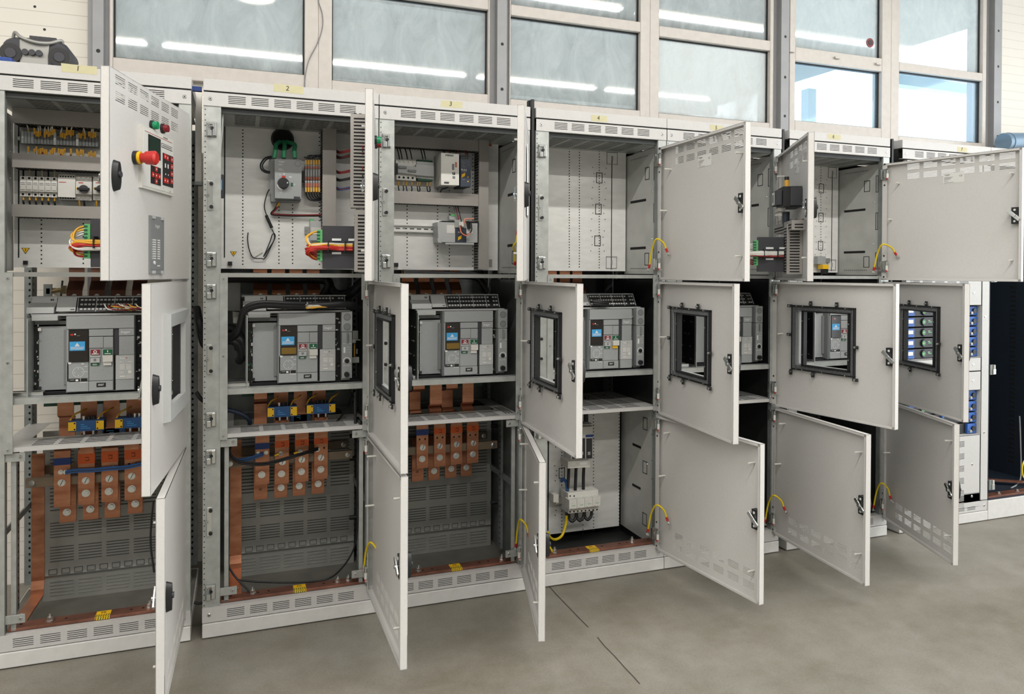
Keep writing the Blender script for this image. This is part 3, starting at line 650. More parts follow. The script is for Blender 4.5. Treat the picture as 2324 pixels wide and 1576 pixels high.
        if bezel:
            mb = MB(T); O = (.058, .432, .906, 1.250)
            for q in (((O[0], O[2]), (O[1], O[2]), (o[1]-.035, o[2]+.030), (o[0]+.035, o[2]+.030)), ((O[1], O[2]), (O[1], O[3]), (o[1]-.035, o[3]-.03), (o[1]-.035, o[2]+.03)), ((O[1], O[3]), (O[0], O[3]), (o[0]+.035, o[3]-.03), (o[1]-.035, o[3]-.03)), ((O[0], O[3]), (O[0], O[2]), (o[0]+.035, o[2]+.03), (o[0]+.035, o[3]-.03))):
                mb.add([(q[0][0], yo, q[0][1]), (q[1][0], yo, q[1][1]), (q[2][0], yo+.0, q[2][1]), (q[3][0], yo+.0, q[3][1]), (q[0][0]+.004*(1 if q[0][0] < .2 else -1), yo+.022, q[0][1]+.004*(1 if q[0][1] < 1 else -1)), (q[1][0]+.004*(1 if q[1][0] < .2 else -1), yo+.022, q[1][1]+.004*(1 if q[1][1] < 1 else -1)), (q[2][0], yo+.016, q[2][1]), (q[3][0], yo+.016, q[3][1])],
                       [(0, 1, 5, 4), (4, 5, 6, 7), (2, 3, 7, 6), (0, 3, 2, 1)], ACBL)
            mb.build('window_bezel', d, label='pale grey bezel')
    return d, T
# ---- build the eight
for k in range(1, 8): cabinet(k)
HU, HM, HL = (1.905, 1.425), (1.305, .825), (.685, .175)
SU, SM, SL = [(.045, 1.855), (.006, 1.67), (.572, 1.85), (.572, 1.45)], [(.012, 1.09)], [(.04, .655), (.006, .45), (.566, .64), (.568, .215)]
upper_bay(1, cols=[(94, 500, 598, 11), (189, 498, 598, 11)])
upper_bay(2, cols=[(551, 280, 600, 43, UPY)[:4], (633, 470, 598, 17), (664, 466, 598, 17), (725, 285, 330, 6), (725, 460, 600, 18)])
upper_bay(3, cols=[(924, 460, 602, 19), (993, 430, 604, 24), (1020, 425, 604, 24), (1073, 352, 604, 30)])
upper_bay(4, cols=[(1292, 338, 606, 44), (1315, 340, 606, 44), (1360, 344, 608, 44)])
upper_bay(5); upper_bay(6, cols=[(1863, 374, 612, 40)])
# cut-out marks and small holes on the plates of cabinets 4 and 6
for k, marks in ((4, [(1360, 404), (1358, 475), (1356, 547)]), (6, [(1864, 428), (1863, 494), (1862, 558)])):
    mb = MB(); w = 6.5 if k == 4 else 5.5
    for px, py in marks:
        p = at(px, py, UPY); rect_outline(mb, p[0]-.017, p[0]+.017, p[2]-.026, p[2]+.026, .003, UPY-.0003)
        for sx, sz in ((-.03, .02), (-.03, -.02), (.03, .02), (.03, -.02), (-.037, .05), (.037, .05), (-.037, -.05), (.037, -.05)): mb.disc((p[0]+sx, UPY-.0012, p[2]+sz), (0, -1, 0), .0025, HOLE, 6)
    q = at(1388 if k == 4 else 1888, 470, UPY); mb.box(q[0]-.002, q[0]+.002, UPY-.0012, UPY-.0002, 1.40, 1.96, HOLE)
    for z in (1.435, 1.955):
        rect_outline(mb, q[0]-.03, q[0]+.03, z-.03, z+.03, .002, UPY-.002, GREYTX)
        mb.box(q[0]-.004, q[0]+.004, UPY-.004, UPY, z-.012, z+.012, CHROME)
    mb.build('plate_joint', CABS[k])
for k in (1, 2, 3): frame_shelf(k, right_slots=(k == 3))
for k in (4, 5, 6): frame_shelf(k, full=True)
for k in (2, 3, 4): strikers(k, [(1.912, 'h'), (1.665, 'l'), (1.425, 'h'), (1.305, 'h'), (1.05, 'l'), (.825, 'h'), (.685, 'h'), (.44, 'l'), (.175, 'h')])
# lower back sheets with louvre slots (cabinets 1-3), bent forward at the foot
for k in (1, 2, 3):
    X0 = XL[k]; mb = MB(); Y = .405
    mb.box(X0+.09, X0+.62, Y, Y+.002, .06, .74, LOUV)
    def grp(z0, z1, n, m=SEAM):
        for i in range(5):
            for a, c in rows(z0, z1, n, .28): mb.box(X0+.115+i*.1, X0+.115+i*.1+.083, Y-.0014, Y-.0002, a, c, m)
    grp(.42, .70, 20); grp(.312, .372, 6); grp(.215, .275, 6); grp(.078, .135, 5, CHROME)
    mb.box(X0+.09, X0+.62, Y-.006, Y, .158, .162, CHROME)
    for i in range(11): rect_outline(mb, X0+.11+i*.045, X0+.14+i*.045, .164, .186, .002, Y-.0004, SEAM)
    mb.build('louvred_back_sheet', CABS[k])
    # inner front frame of the lower bay: uprights, lugs, side rails
    for s in (0, 1):
        mb = MB(); xa = X0+.063 if s == 0 else X0+.585
        mb.box(xa+(.014 if s == 0 else .0), xa+(.03 if s == 0 else .016), .02, .03, .12, .745, GALV); mb.box(xa, xa+.03, .0125, .02, .715, .748, GALV); mb.box(xa-(.0 if s == 0 else .03), xa+(.06 if s == 0 else .03), .007, .0118, .715, .745, GALV); mb.box(xa-(.0 if s == 0 else .03), xa+(.06 if s == 0 else .03), .007, .0118, .150, .180, GALV)
        for z in (.73, .165): mb.screw((xa+(.045 if s == 0 else -.015), .007, z), .007)
        mb.build('lower_bay_frame', CABS[k], bevel=.001)
        mb = MB(); xw = X0+.035 if s == 0 else X0+.615
        mb.box(xw, xw+.006, .10, .50, .43, .455, GALVD); mb.box(xw, xw+.006, .10, .50, .70, .72, GALVD); mb.box(xw-.002, xw+.008, .24, .27, .1, .74, GALVD)
        for i in range(24): mb.disc((xw+(.0085 if s == 0 else -.0025), .255, .12+i*.025), ((1 if s == 0 else -1), 0, 0), .005, HOLE, 6)
        for z in (.3, .56, .66) if s else (): mb.cyl((xw-.03, .30, z), (xw, .30, z), .010, BLACK, 10)
        mb.build('side_rail', CABS[k])
# cabinet 4 lower bay: zinc plate
mb = MB(); X0 = XL[4]; Y = .34; mb.box(X0+.01, X0+.605, Y, Y+.003, .10, .752, PLATE)
for px, a, c, n in ((1275, 1005, 1250, 34), (1323, 1182, 1212, 4), (1347, 936, 1212, 38), (1405, 934, 1206, 38)): dotcol(mb, px, a, c, n, Y)
p = at(1275, 1074, Y); rect_outline(mb, p[0]-.016, p[0]+.016, p[2]-.026, p[2]+.026, .003, Y-.0004)
q = at(1244, 1080, Y); mb.box(q[0]-.003, q[0]+.003, Y-.0015, Y, .12, .74, HOLE); q = at(1434, 1080, Y); mb.box(q[0]-.003, q[0]+.003, Y-.0015, Y, .14, .72, HOLE)
for px, py in ((1259, 1058), (1263, 1069), (1263, 1080), (1260, 1092), (1262, 1159), (1260, 1170), (1263, 1004), (1261, 1015)): mb.disc(at(px, py, Y-.001), (0, -1, 0), .003, HOLE, 6)
mb.build('mounting_plate', CABS[4])
mb = MB(); x = XL[5]-.032; mb.box(x, x+.002, .03, .36, .1, .752, GPLATE)
for z in (.66, .45, .2):
    for e in ((.10, .14, z-.03, z-.027), (.10, .14, z+.027, z+.03), (.10, .103, z-.03, z+.03), (.137, .14, z-.03, z+.03), (.045, .06, z-.04, z-.037), (.045, .06, z+.047, z+.05), (.045, .048, z-.04, z+.05)): mb.box(x-.001, x, *e, HOLE)
for z in (.53, .33): mb.screw((x, .1, z-.06), .006, CHROME, (-1, 0, 0)); mb.box(x-.001, x, .16, .24, z, z+.012, HOLE)
for i in range(32): mb.disc((x-.001, .035, .12+i*.02), (-1, 0, 0), .003, HOLE, 6)
mb.build('lower_side_wall', CABS[4])
# left wall of the first cabinet, seen at the picture's edge
mb = MB(); x = XL[1]+.004; mb.box(x, x+.002, .02, UPY+.02, M1+.03, 1.97, GPLATE)
for z in (1.9, 1.82, 1.72, 1.62, 1.52, 1.44): mb.screw((x+.002, .2, z), .005, CHROME, (1, 0, 0)); mb.screw((x+.002, .3, z+.01), .004, CHROME, (1, 0, 0))
mb.build('bay_side_wall', CABS[1])
# doors
DOORS = {}
for k in range(1, 7):
    DOORS[k, 'u'] = add_door(k, 'u', 'top', handle_z=1.655, label_at=(.262, 1.882) if k >= 3 else None, studs=SU, hinge_z=HU)
    DOORS[k, 'm'] = add_door(k, 'm', None, True, handle_z=1.035, studs=SM, hinge_z=HM, bezel=True)
    DOORS[k, 'l'] = add_door(k, 'l', 'bottom', handle_z=.425, studs=SL, hinge_z=HL)
# black edge gaskets standing at the joints of the transport sections
for x, z1 in ((XL[4]-.012, 2.135), (XL[5]+W+.012, 2.10), (XL[6]+W+.02, 2.10)):
    mb = MB(); mb.box(x-.006, x+.006, .0, .05, .1, z1, BLACK); mb.box(x-.010, x+.010, .03, .05, .1, z1, DARKSTEEL)
    k = 4 if x < 1.5 else (6 if x < 3 else 7)
    mb.build('joint_gasket', CABS[k])
# tape numbers
for k, (px, py), w, s in ((1, (180, 157), .110, '1'), (2, (655, 202), .112, '2'), (3, (1025, 237), .092, '3'), (4, (1360, 269), .080, '4'), (5, (1627, 291), .075, '5'), (6, (1893, 311), .085, '6'), (7, (2184, 340), .070, '7')):
    p = at(px, py, -.0034); h = .030 if k < 3 else .027; mb = MB(); n = 8; sl = random.uniform(-.03, .03)
    top = []; bot = []
    for i in range(n+1):
        x = p[0]-w/2+w*i/n; j = .0015 if i in (0, n) else 0; top.append((x+(random.uniform(-.002, .002) if j else 0), p[1], p[2]+h/2+sl*(x-p[0])+random.uniform(-.0006, .0006))); bot.append((x, p[1], p[2]-h/2+sl*(x-p[0])+random.uniform(-.0006, .0006)))
    mb.add(top+bot, [(i, n+1+i, n+2+i, i+1) for i in range(n)], TAPE)
    c, sn = math.cos(.12), math.sin(.12)
    mb.text(s, (p[0]-.004, p[1]-.0006, p[2]+.001), .026, INK, (c, 0, -sn*.3), (sn, 0, c))
    solo(mb, 'number_tape', 'yellow masking tape marked %s on the roof edge of the %s cabinet' % (s, ORD[k]), 'tape', 'number tapes on the cabinet roof edges')

# ================================================================== AIR CIRCUIT BREAKERS
def breaker(k, px, amber, label, loom=False):
    yf = .05; x0 = at(px, 780, yf)[0]
    SX = .218/717; zt, zb = 1.216, .943
    ax = lambda c: x0+(c-518)*SX
    def az(cx, cy): tt = (cx-518)/717; return zt-(cy-515)/(895-30*max(0, tt))*(zt-zb)
    t = thing('air_circuit_breaker', label, 'circuit breaker', (x0+.1, .15, .936), 'air circuit breakers on the middle shelves')
    def B(mb, c0, d0, c1, d1, y, dep, m): return mb.box(ax(c0), ax(c1), y, y+dep, az((c0+c1)/2, d1), az((c0+c1)/2, d0), m)
    def R(mb, c0, d0, c1, d1, y, m): x_, X_ = ax(c0), ax(c1); a, b = az((c0+c1)/2, d1), az((c0+c1)/2, d0); return mb.add([(x_, y, a), (X_, y, a), (X_, y, b), (x_, y, b)], [(0, 1, 2, 3)], m)
    # chassis
    mb = MB(); B(mb, 128, 530, 140, 1480, .03, .26, GALV); mb.box(ax(135), ax(1440), yf+.03, .30, az(700, 512), az(700, 490), ACBL); B(mb, 140, 1400, 1320, 1440, yf+.03, .25, BLACK); B(mb, 140, 520, 1300, 1410, .19, .10, BLACK)
    mb.build('chassis', t)
    mb = MB(); sm_ = SIDEG if k in (3, 4) else BLACK; xs_ = ax(126); mb.box(xs_-.003, xs_, yf-.01, .30, .945, 1.222, sm_ if k > 2 else GALVD)
    for i in range(14 if k > 2 else 0): mb.cyl((xs_-.006, .07+.05*(i % 4)+.01*((i*7) % 3), .97+.06*(i//4)), (xs_-.003, .07+.05*(i % 4)+.01*((i*7) % 3), .97+.06*(i//4)), .004, CHROME, 8)
    mb.build('chassis_side', t)
    mb = MB(); B(mb, 145, 640, 205, 1450, yf+.06, .05, BLACK); random.seed(k)
    for i in range(16): c = random.uniform(146, 190); d = random.uniform(590, 1440); B(mb, c, d, c+random.uniform(8, 20), d+random.uniform(10, 40), yf+.05, .01, random.choice([CHROME, GALV, BLACK, WHITEP, DGREEN]))
    mb.build('mechanism', t); mb = MB(); B(mb, 1236, 520, 1322, 1400, yf+.05, .08, BLACK)
    for i in range(18): c = random.uniform(1240, 1290); d = random.uniform(560, 1380); B(mb, c, d, c+random.uniform(10, 34), d+random.uniform(8, 26), yf+.035, .02, random.choice([CHROME, GALV, BLACK, BLACK, WHITEP]))
    mb.build('mechanism', t)
    mb = MB(); B(mb, 205, 640, 500, 1395, yf+.045, .004, ACBG); B(mb, 465, 685, 520, 1335, yf+.038, .006, ACBD); B(mb, 150, 575, 500, 622, yf+.06, .03, ACBD)
    for c, d in ((212, 805), (478, 800), (212, 1270), (478, 1255)): mb.screw((ax(c), yf+.044, az(c, d)), .005, CHROME)
    B(mb, 200, 655, 232, 690, yf+.035, .01, WHITEP); B(mb, 200, 1350, 230, 1385, yf+.035, .01, BLACK)
    mb.build('side_cover', t)
    mb = MB(); B(mb, 145, 508, 415, 568, yf+.02, .09, ACBL); B(mb, 418, 512, 500, 552, yf+.04, .05, ACBD); B(mb, 430, 520, 490, 545, yf+.038, .01, BLACK); mb.build('upper_guard', t, bevel=.002)
    # front cover in its panels
    mb = MB(); B(mb, 505, 518, 1238, 1408, yf+.012, .12, ACBD)
    B(mb, 518, 515, 1235, 664, yf, .02, ACBG); B(mb, 518, 668, 540, 1400, yf+.003, .02, ACBG); B(mb, 520, 1288, 746, 1404, yf+.001, .02, ACBG); B(mb, 520, 1055, 746, 1286, yf+.003, .02, ACBG)
    B(mb, 750, 672, 1008, 752, yf, .02, ACBG); B(mb, 752, 760, 902, 892, yf, .02, ACBG); B(mb, 905, 760, 1008, 892, yf, .02, ACBG); B(mb, 750, 895, 1008, 1276, yf+.004, .02, ACBG); B(mb, 750, 1280, 1008, 1392, yf, .02, ACBG)
    B(mb, 1012, 668, 1068, 978, yf+.006, .02, CHAR); B(mb, 1070, 667, 1235, 748, yf, .02, ACBG); B(mb, 1070, 752, 1235, 976, yf+.003, .02, ACBG)
    B(mb, 1012, 980, 1034, 1388, yf+.010, .02, HOLE)
    mb.text(':hager', (ax(1140), yf-.0008, az(1140, 706)), .0135, WHITE)
    mb.build('front_cover', t, bevel=.0012)
    mb = MB(); B(mb, 1036, 978, 1235, 1258, yf-.002, .02, ACBL if k < 6 else ACBG); B(mb, 1036, 1262, 1235, 1384, yf-.001, .02, ACBG)
    mb.text('hw', (ax(1110), yf-.0028, az(1110, 1012)), .0125, WHITE); mb.text('+', (ax(1155), yf-.0028, az(1155, 1010)), .0125, RED)
    for d in range(1085, 1150, 13): R(mb, 1078, d, 1135, d+7, yf-.0026, PAPER); R(mb, 1148, d, 1206, d+7, yf-.0026, PAPER)
    for q in ((1075, 1050, 1105, 1056), (1170, 1050, 1208, 1056), (1075, 1170, 1125, 1175), (1075, 1185, 1125, 1190), (1170, 1155, 1206, 1190), (1080, 1218, 1140, 1232), (1150, 1212, 1210, 1216), (1150, 1224, 1210, 1228), (1150, 1238, 1210, 1242)): R(mb, *q, yf-.0026, PAPER)
    mb.build('rating_plate', t)
    # display unit
    mb = MB(); B(mb, 541, 682, 744, 1050, yf-.002, .02, SMOKE); R(mb, 550, 812, 712, 920, yf-.0028, CYAN)
    a = [(ax(631), yf-.0034, az(631, 828)), (ax(604), yf-.0034, az(604, 868)), (ax(658), yf-.0034, az(658, 868))]; mb.add(a, [(0, 1, 2)], WHITE)
    mb.text('!!', (ax(631), yf-.004, az(631, 856)), .006, CYAN)
    for d in (876, 888, 900): R(mb, 562, d, 702-10*(d > 890), d+5, yf-.0034, WHITE)
    R(mb, 560, 722, 590, 742, yf-.0026, RED); mb.disc((ax(608), yf-.0028, az(608, 727)), (0, -1, 0), .003, WHITE, 8); R(mb, 625, 740, 660, 746, yf-.0026, GREYTX)
    if amber: B(mb, 551, 955, 736, 1036, yf-.004, .004, AMBER)
    mb.build('display_unit', t, label='smoked display with a blue warning sticker')
    mb = MB(); mb.ring((ax(640), yf+.0022, az(640, 1175)), (0, -1, 0), .0175, .0185, WHITE, 28); mb.disc((ax(640), yf+.0024, az(640, 1175)), (0, -1, 0), .0172, ACBG, 24)
    for dx, dz in ((0, .012), (0, -.012), (.012, 0), (-.012, 0)): mb.disc((ax(640)+dx, yf+.0018, az(640, 1175)+dz), (0, -1, 0), .0022, WHITE, 3)
    R(mb, 535, 1055, 566, 1080, yf+.001, WHITE); R(mb, 672, 1072, 700, 1082, yf+.001, WHITE); R(mb, 705, 1105, 735, 1110, yf+.001, WHITE); R(mb, 705, 1168, 735, 1172, yf+.001, WHITE)
    R(mb, 540, 1250, 655, 1285, yf+.0005, BLACK); R(mb, 612, 1258, 640, 1280, yf, WHITE); R(mb, 555, 1264, 600, 1268, yf, PAPER); R(mb, 668, 1246, 733, 1282, yf+.0005, BLACK); R(mb, 660, 1292, 732, 1298, yf+.0002, PAPER)
    mb.build('keypad', t)
    # push buttons, flaps and counter
    mb = MB(); B(mb, 762, 902, 874, 1000, yf+.001, .01, ACBL); B(mb, 770, 910, 866, 970, yf-.003, .01, MAROON); mb.ring((ax(818), yf-.0036, az(818, 935)), (0, -1, 0), .0035, .0058, WHITE, 16); R(mb, 782, 956, 856, 964, yf-.0036, WHITE); mb.build('off_button', t, label='dark red off button')
    mb = MB(); B(mb, 892, 902, 1006, 1000, yf+.001, .01, ACBL); B(mb, 901, 908, 1000, 969, yf-.003, .01, GREENB); R(mb, 946, 918, 956, 942, yf-.0036, WHITE); R(mb, 918, 953, 984, 960, yf-.0036, WHITE); mb.build('on_button', t, label='green on button')
    mb = MB(); B(mb, 770, 1006, 866, 1062, yf-.004, .01, ACBL); B(mb, 902, 975, 1006, 1052, yf-.008, .012, OFFW); mb.disc((ax(816), yf-.0046, az(816, 1030)), (0, -1, 0), .005, GREYTX, 10); mb.build('padlock_flap', t)
    mb = MB(); B(mb, 768, 1070, 858, 1100, yf+.001, .006, GREENB); R(mb, 790, 1078, 835, 1082, yf+.0004, WHITE); R(mb, 790, 1088, 835, 1092, yf+.0004, WHITE); B(mb, 905, 1056, 990, 1094, yf-.002, .006, YEL if k == 4 else WHITEP); mb.build('position_indicator', t)
    mb = MB(); B(mb, 832, 1300, 930, 1350, yf-.001, .01, BLACK); mb.text('0007', (ax(880), yf-.0018, az(880, 1325)), .0095, WHITE); mb.build('counter', t)
    # racking module on the right
    mb = MB(); B(mb, 1318, 500, 1458, 758, yf+.004, .13, ACBG); B(mb, 1322, 764, 1456, 1352, yf+.004, .13, ACBG); B(mb, 1322, 1352, 1440, 1388, yf+.03, .05, GALV)
    for d in (572, 697): mb.ring((ax(1390), yf+.0032, az(1390, d)), (0, -1, 0), .0125, .014, SEAM, 24); mb.disc((ax(1390), yf+.0034, az(1390, d)), (0, -1, 0), .0125, ACBD, 20)
    B(mb, 1382, 776, 1400, 892, yf-.004, .01, ACBD); B(mb, 1344, 956, 1370, 1030, yf+.002, .004, WHITE)
    for q in ((1338, 908, 1368, 914), (1418, 908, 1446, 914), (1380, 954, 1432, 958), (1380, 985, 1396, 989), (1408, 985, 1434, 989), (1380, 1016, 1396, 1020), (1408, 1016, 1434, 1020), (1340, 1178, 1362, 1182), (1400, 1178, 1426, 1182), (1336, 1190, 1436, 1194)): R(mb, *q, yf+.0034, PAPER)
    mb.ring((ax(1388), yf+.0034, az(1388, 1132)), (0, -1, 0), .0125, .0155, WHITE, 20, -.5, math.pi+.5); mb.cyl((ax(1388), yf-.0, az(1388, 1132)), (ax(1388), yf+.01, az(1388, 1132)), .0085, BLACK, 14)
    mb.build('racking_module', t, bevel=.0012)
    mb = MB(); mb.cyl((ax(1385), yf-.008, az(1385, 1302)), (ax(1385), yf+.01, az(1385, 1302)), .0105, BLACK, 18); mb.build('racking_knob', t)
    # secondary terminal blocks above
    q = lambda a: x0+a
    def sl(mb, a0, a1, h0, h1, y0, y1, dep, m): mb.hexa([(q(a0), y0, h0), (q(a1), y0, h0), (q(a1), y1, h1), (q(a0), y1, h1)], (0, dep, 0), m)
    mb = MB(); sl(mb, -.132, -.046, 1.248, 1.262, yf+.05, yf+.08, .06, ACBL); sl(mb, -.132, -.046, 1.226, 1.248, yf+.03, yf+.035, .09, ACBL); sl(mb, -.126, -.046, 1.262, 1.281, yf+.08, yf+.085, .05, ACBL)
    for i in (0, 1): mb.box(q(-.066+.006*i), q(-.063+.006*i), yf+.078, yf+.084, 1.270, 1.276, BLACK)
    mb.build('auxiliary_block', t, bevel=.001)
    mb = MB(); sl(mb, -.042, .020, 1.232, 1.281, yf+.040, yf+.075, .06, ACBL); mb.box(q(.004), q(.016), yf+.041, yf+.045, 1.238, 1.240, SEAM); mb.build('auxiliary_block', t, bevel=.002)
    mb = MB(); sl(mb, .024, .264, 1.230, 1.280, yf+.045, yf+.075, .06, BLACK)
    for r_ in range(3):
        for i in range(18):
            a = .033+i*.0127
            if i == 15: continue
            yy = yf+.045+.03*(.13+r_*.33)-.001; zz = 1.230+.05*(.13+r_*.33)
            mb.add([(q(a), yy, zz), (q(a+.0085), yy, zz), (q(a+.0085), yy+.004, zz+.006), (q(a), yy+.004, zz+.006)], [(0, 1, 2, 3)], ACBL)
    for a in (.024, .084, .144, .204, .262): mb.hexa([(q(a), yf+.043, 1.23), (q(a+.002), yf+.043, 1.23), (q(a+.002), yf+.073, 1.281), (q(a), yf+.073, 1.281)], (0, .01, 0), ACBL)
    mb.box(q(-.135), q(.27), yf+.085, yf+.15, 1.281, 1.285, ACBL); mb.build('secondary_terminals', t)
    return t, ax, az, x0
ACB = {}
ACB[1] = breaker(1, 151, False, 'grey air circuit breaker in the first cabinet, white wires plugged into its top')
ACB[2] = breaker(2, 632.5, True, 'grey air circuit breaker in the second cabinet, thick black loom across its top')
ACB[3] = breaker(3, 1008, True, 'grey air circuit breaker in the third cabinet, no wires on its top terminals')
ACB[4] = breaker(4, 1338, False, 'grey air circuit breaker in the fourth cabinet with a small yellow flag')
ACB[5] = breaker(5, 1622, False, 'grey air circuit breaker in the fifth cabinet, half hidden by the door edge')
ACB[6] = breaker(6, 1884, False, 'grey air circuit breaker in the sixth cabinet, seen through the door cut-out')

# ================================================================== COPPER BARS
def vbar(name, label, cat, group, prof_px, Y, t=.008, m=None, bolts=(), cols=None):
    pass
def flat(mb, a, b, c, d, Y, dep=.008, m=None, lip=0):
    """flat vertical bar face a..c wide, b..d tall in sight, with optional rounded bend at its top going back"""
    m = m or COPPER
    q = [at(a, b, Y), at(c, b, Y), at(a, d, Y), at(c, d, Y)]
    x0 = (q[0][0]+q[2][0])/2; x1 = (q[1][0]+q[3][0])/2; z0 = (q[2][2]+q[3][2])/2; z1 = (q[0][2]+q[1][2])/2
    if lip:
        prof = [(Y, z0), (Y, z1-.02)]+[(Y+.02-.02*math.cos(s), z1-.02+.02*math.sin(s)) for s in (.3, .6, .9, 1.2, 1.57)]+[(Y+lip, z1)]
        mb.strip(prof, x0, x1, -dep, m)
    else: mb.box(x0, x1, Y, Y+dep, z0, z1, m)
    return x0, x1, z0, z1
NM = ['N', 'L1', 'L2', 'L3']
LOW = {1: dict(front=[(122, 1027, 160, 1151), (177, 1024, 215, 1146), (230, 1020, 268, 1139), (282.5, 1014, 320, 1135)], tape=[(1040, 1056), (1030, 1053), (1025, 1049), (1021, 1043)],
               back=[(135, 1140, 173, 1186), (188, 1136, 224, 1180), (237, 1130, 273, 1176), (290, 1126, 324, 1166)], big=[None, (195, 1120), (247, 1116), (299, 1110)], slot=[(140, 1096), (195, 1091), (248, 1087), (299, 1081)],
               bb=[(152, 1163), (205, 1156), (253, 1150), (307, 1144)], hole=[(141, 1125)]),
       2: dict(front=[(579, 992, 611.5, 1100), (624, 985, 656, 1098.7), (669.6, 985, 700.4, 1094), (713, 978, 744, 1088.5)], tape=[(1006, 1020), (1001, 1016), (998, 1012), (995, 1008)],
               back=[(576, 1090, 607, 1134.5), (622, 1090, 652, 1130), (664, 1085, 693, 1125.7), (707, 1080, 736, 1121)], big=[(594, 1078), (639, 1076), (684, 1071), (728, 1066)], slot=[None, (641, 1049), (685, 1043.5), (728.5, 1039)],
               bb=[None, (638, 1107.5), (679, 1103.5), (722, 1098.7)], hole=[(591, 1111)]),
       3: dict(front=[(945, 960, 972, 1063), (985, 956, 1011.5, 1059.5), (1023, 953, 1049, 1055), (1060, 950, 1086, 1051.6)], tape=[(975, 988.5), (972, 985), (968, 983), (966, 979)],
               back=[(935, 1040, 961.5, 1093), (972, 1035, 998, 1090), (1010, 1030, 1036, 1085), (1046, 1030, 1071, 1081)], big=[(958, 1042), (998, 1039), (1035, 1035), (1073, 1031)], slot=[(959, 1016), (998, 1013), (1036, 1009), (1074, 1006)],
               bb=[None, (985, 1069.5), (1024, 1064.5), (1058, 1061.5)], hole=[(947, 1071)])}
TXT = {'N': 'blue tape', 'L1': 'orange tape L1', 'L2': 'orange tape L2', 'L3': 'orange tape L3'}
YF, YB = .20, .30
for k, D in LOW.items():
    for i in range(4):
        mb = MB(); lip = .10
        x0, x1, z0, z1 = flat(mb, *D['front'][i], YF, .010, COPPER)
        # the bend that rises and goes back under the shelf
        mb.strip([(YF, z1-.001), (YF, z1+.004), (YF+.006, z1+.012), (YF+.02, z1+.018), (YF+.10, z1+.024)], x0, x1, -.010, COPPER)
        p0 = thing('copper_busbar', 'long copper bar with %s under the slotted shelf of the %s' % (TXT[NM[i]], WHO[k]), 'busbar', ((x0+x1)/2, YF, z0), 'taped copper bars under the slotted shelves')
        mb.build('bar', p0, bevel=.0008)
        a, b = D['tape'][i]; cx = (D['front'][i][0]+D['front'][i][2])/2; za = at(cx, a, YF)[2]; zb = at(cx, b, YF)[2]
        mb = MB(); mb.box(x0-.0006, x1+.0006, YF-.0008, YF+.011, zb, za, TBLUE if i == 0 else ORANGE)
        if i: mb.text(NM[i], ((x0+x1)/2+.003, YF-.0014, (za+zb)/2), .019, INK, (0, 0, 1), (-1, 0, 0))
        mb.build('marker_tape', p0, label='blue tape' if i == 0 else 'orange tape')
        if D['big'][i]: m2_ = MB(); m2_.hexbolt(at(*D['big'][i], YF), .0105); m2_.build('bolt', p0)
        if D['slot'][i]:
            m2_ = MB(); c = at(*D['slot'][i], YF); m2_.cyl(c, c+np.array([0, -.003, 0]), .013, CHROME, 16); m2_.cyl(c, c+np.array([0, -.008, 0]), .0095, CHROME, 14); m2_.hexa([c+np.array(o) for o in ((-.004, -.0084, -.008), (-.002, -.0084, -.009), (.006, -.0084, .010), (.004, -.0084, .011))], (0, .0006, 0), INK); m2_.build('bolt', p0)
        if k == 3 or i in (3,):
            m2_ = MB()
            for dx in (-.0125, .0125): m2_.disc(((x0+x1)/2+dx, YF-.0007, zb-.018), (0, -1, 0), .0048, COPPERD, 10); m2_.disc(((x0+x1)/2+dx, YF-.0009, zb-.0165), (0, -1, 0), .0034, HOLE, 8)
            m2_.build('bolt_hole', p0)
        mb = MB(); x0, x1, z0, z1 = flat(mb, *D['back'][i], YB, .010, COPPER)
        if k != 1: pass
        p1 = thing('copper_busbar', 'short copper lug bar behind the one with %s in the %s' % (TXT[NM[i]], WHO[k]), 'busbar', ((x0+x1)/2, YB, z0), 'copper lug bars behind the taped bars')
        mb.box(x0, x1, YB, YB+.010, z1, z1+.09, COPPER); mb.build('bar', p1, bevel=.0008)
        if D['bb'][i]: m2_ = MB(); m2_.hexbolt(at(*D['bb'][i], YB), .0105); m2_.build('bolt', p1)
        elif D['hole']: m2_ = MB(); m2_.disc(at(*D['hole'][0], YB-.0006), (0, -1, 0), .007, COPPERD, 12); m2_.build('bolt_hole', p1)
    if k == 1: pass
# brown laminate support bars behind the bars
for k, f, bk in ((1, ((40, 1086, 322, 1110), (45, 1072)), ((150, 1070, 322, 1090), None)), (2, ((509, 1020, 804, 1062), None), ((540, 1012, 792, 1040), None)), (3, ((930, 985, 1140, 1030), None), ((940, 975, 1120, 1005), None))):
    X0 = XL[k]; zc = {1: .585, 2: .600, 3: .593}[k]
    for Y, z, lab in ((YF+.012, zc, 'front'), (YB+.055, zc+.012, 'rear')):
        p0 = thing('busbar_support', '%s brown laminate support bar clamping the copper bars of the %s' % (lab, WHO[k]), 'busbar support', (X0+.33, Y, z-.017), 'brown laminate bars')
        mb = MB(); mb.box(X0+.075, X0+.585, Y, Y+.02, z-.017, z+.017, BAKELITE); mb.build('bar', p0, bevel=.001)
        for a in (.095, .565): mb = MB(); mb.hexbolt((X0+a, Y, z), .008); mb.build('bolt', p0)
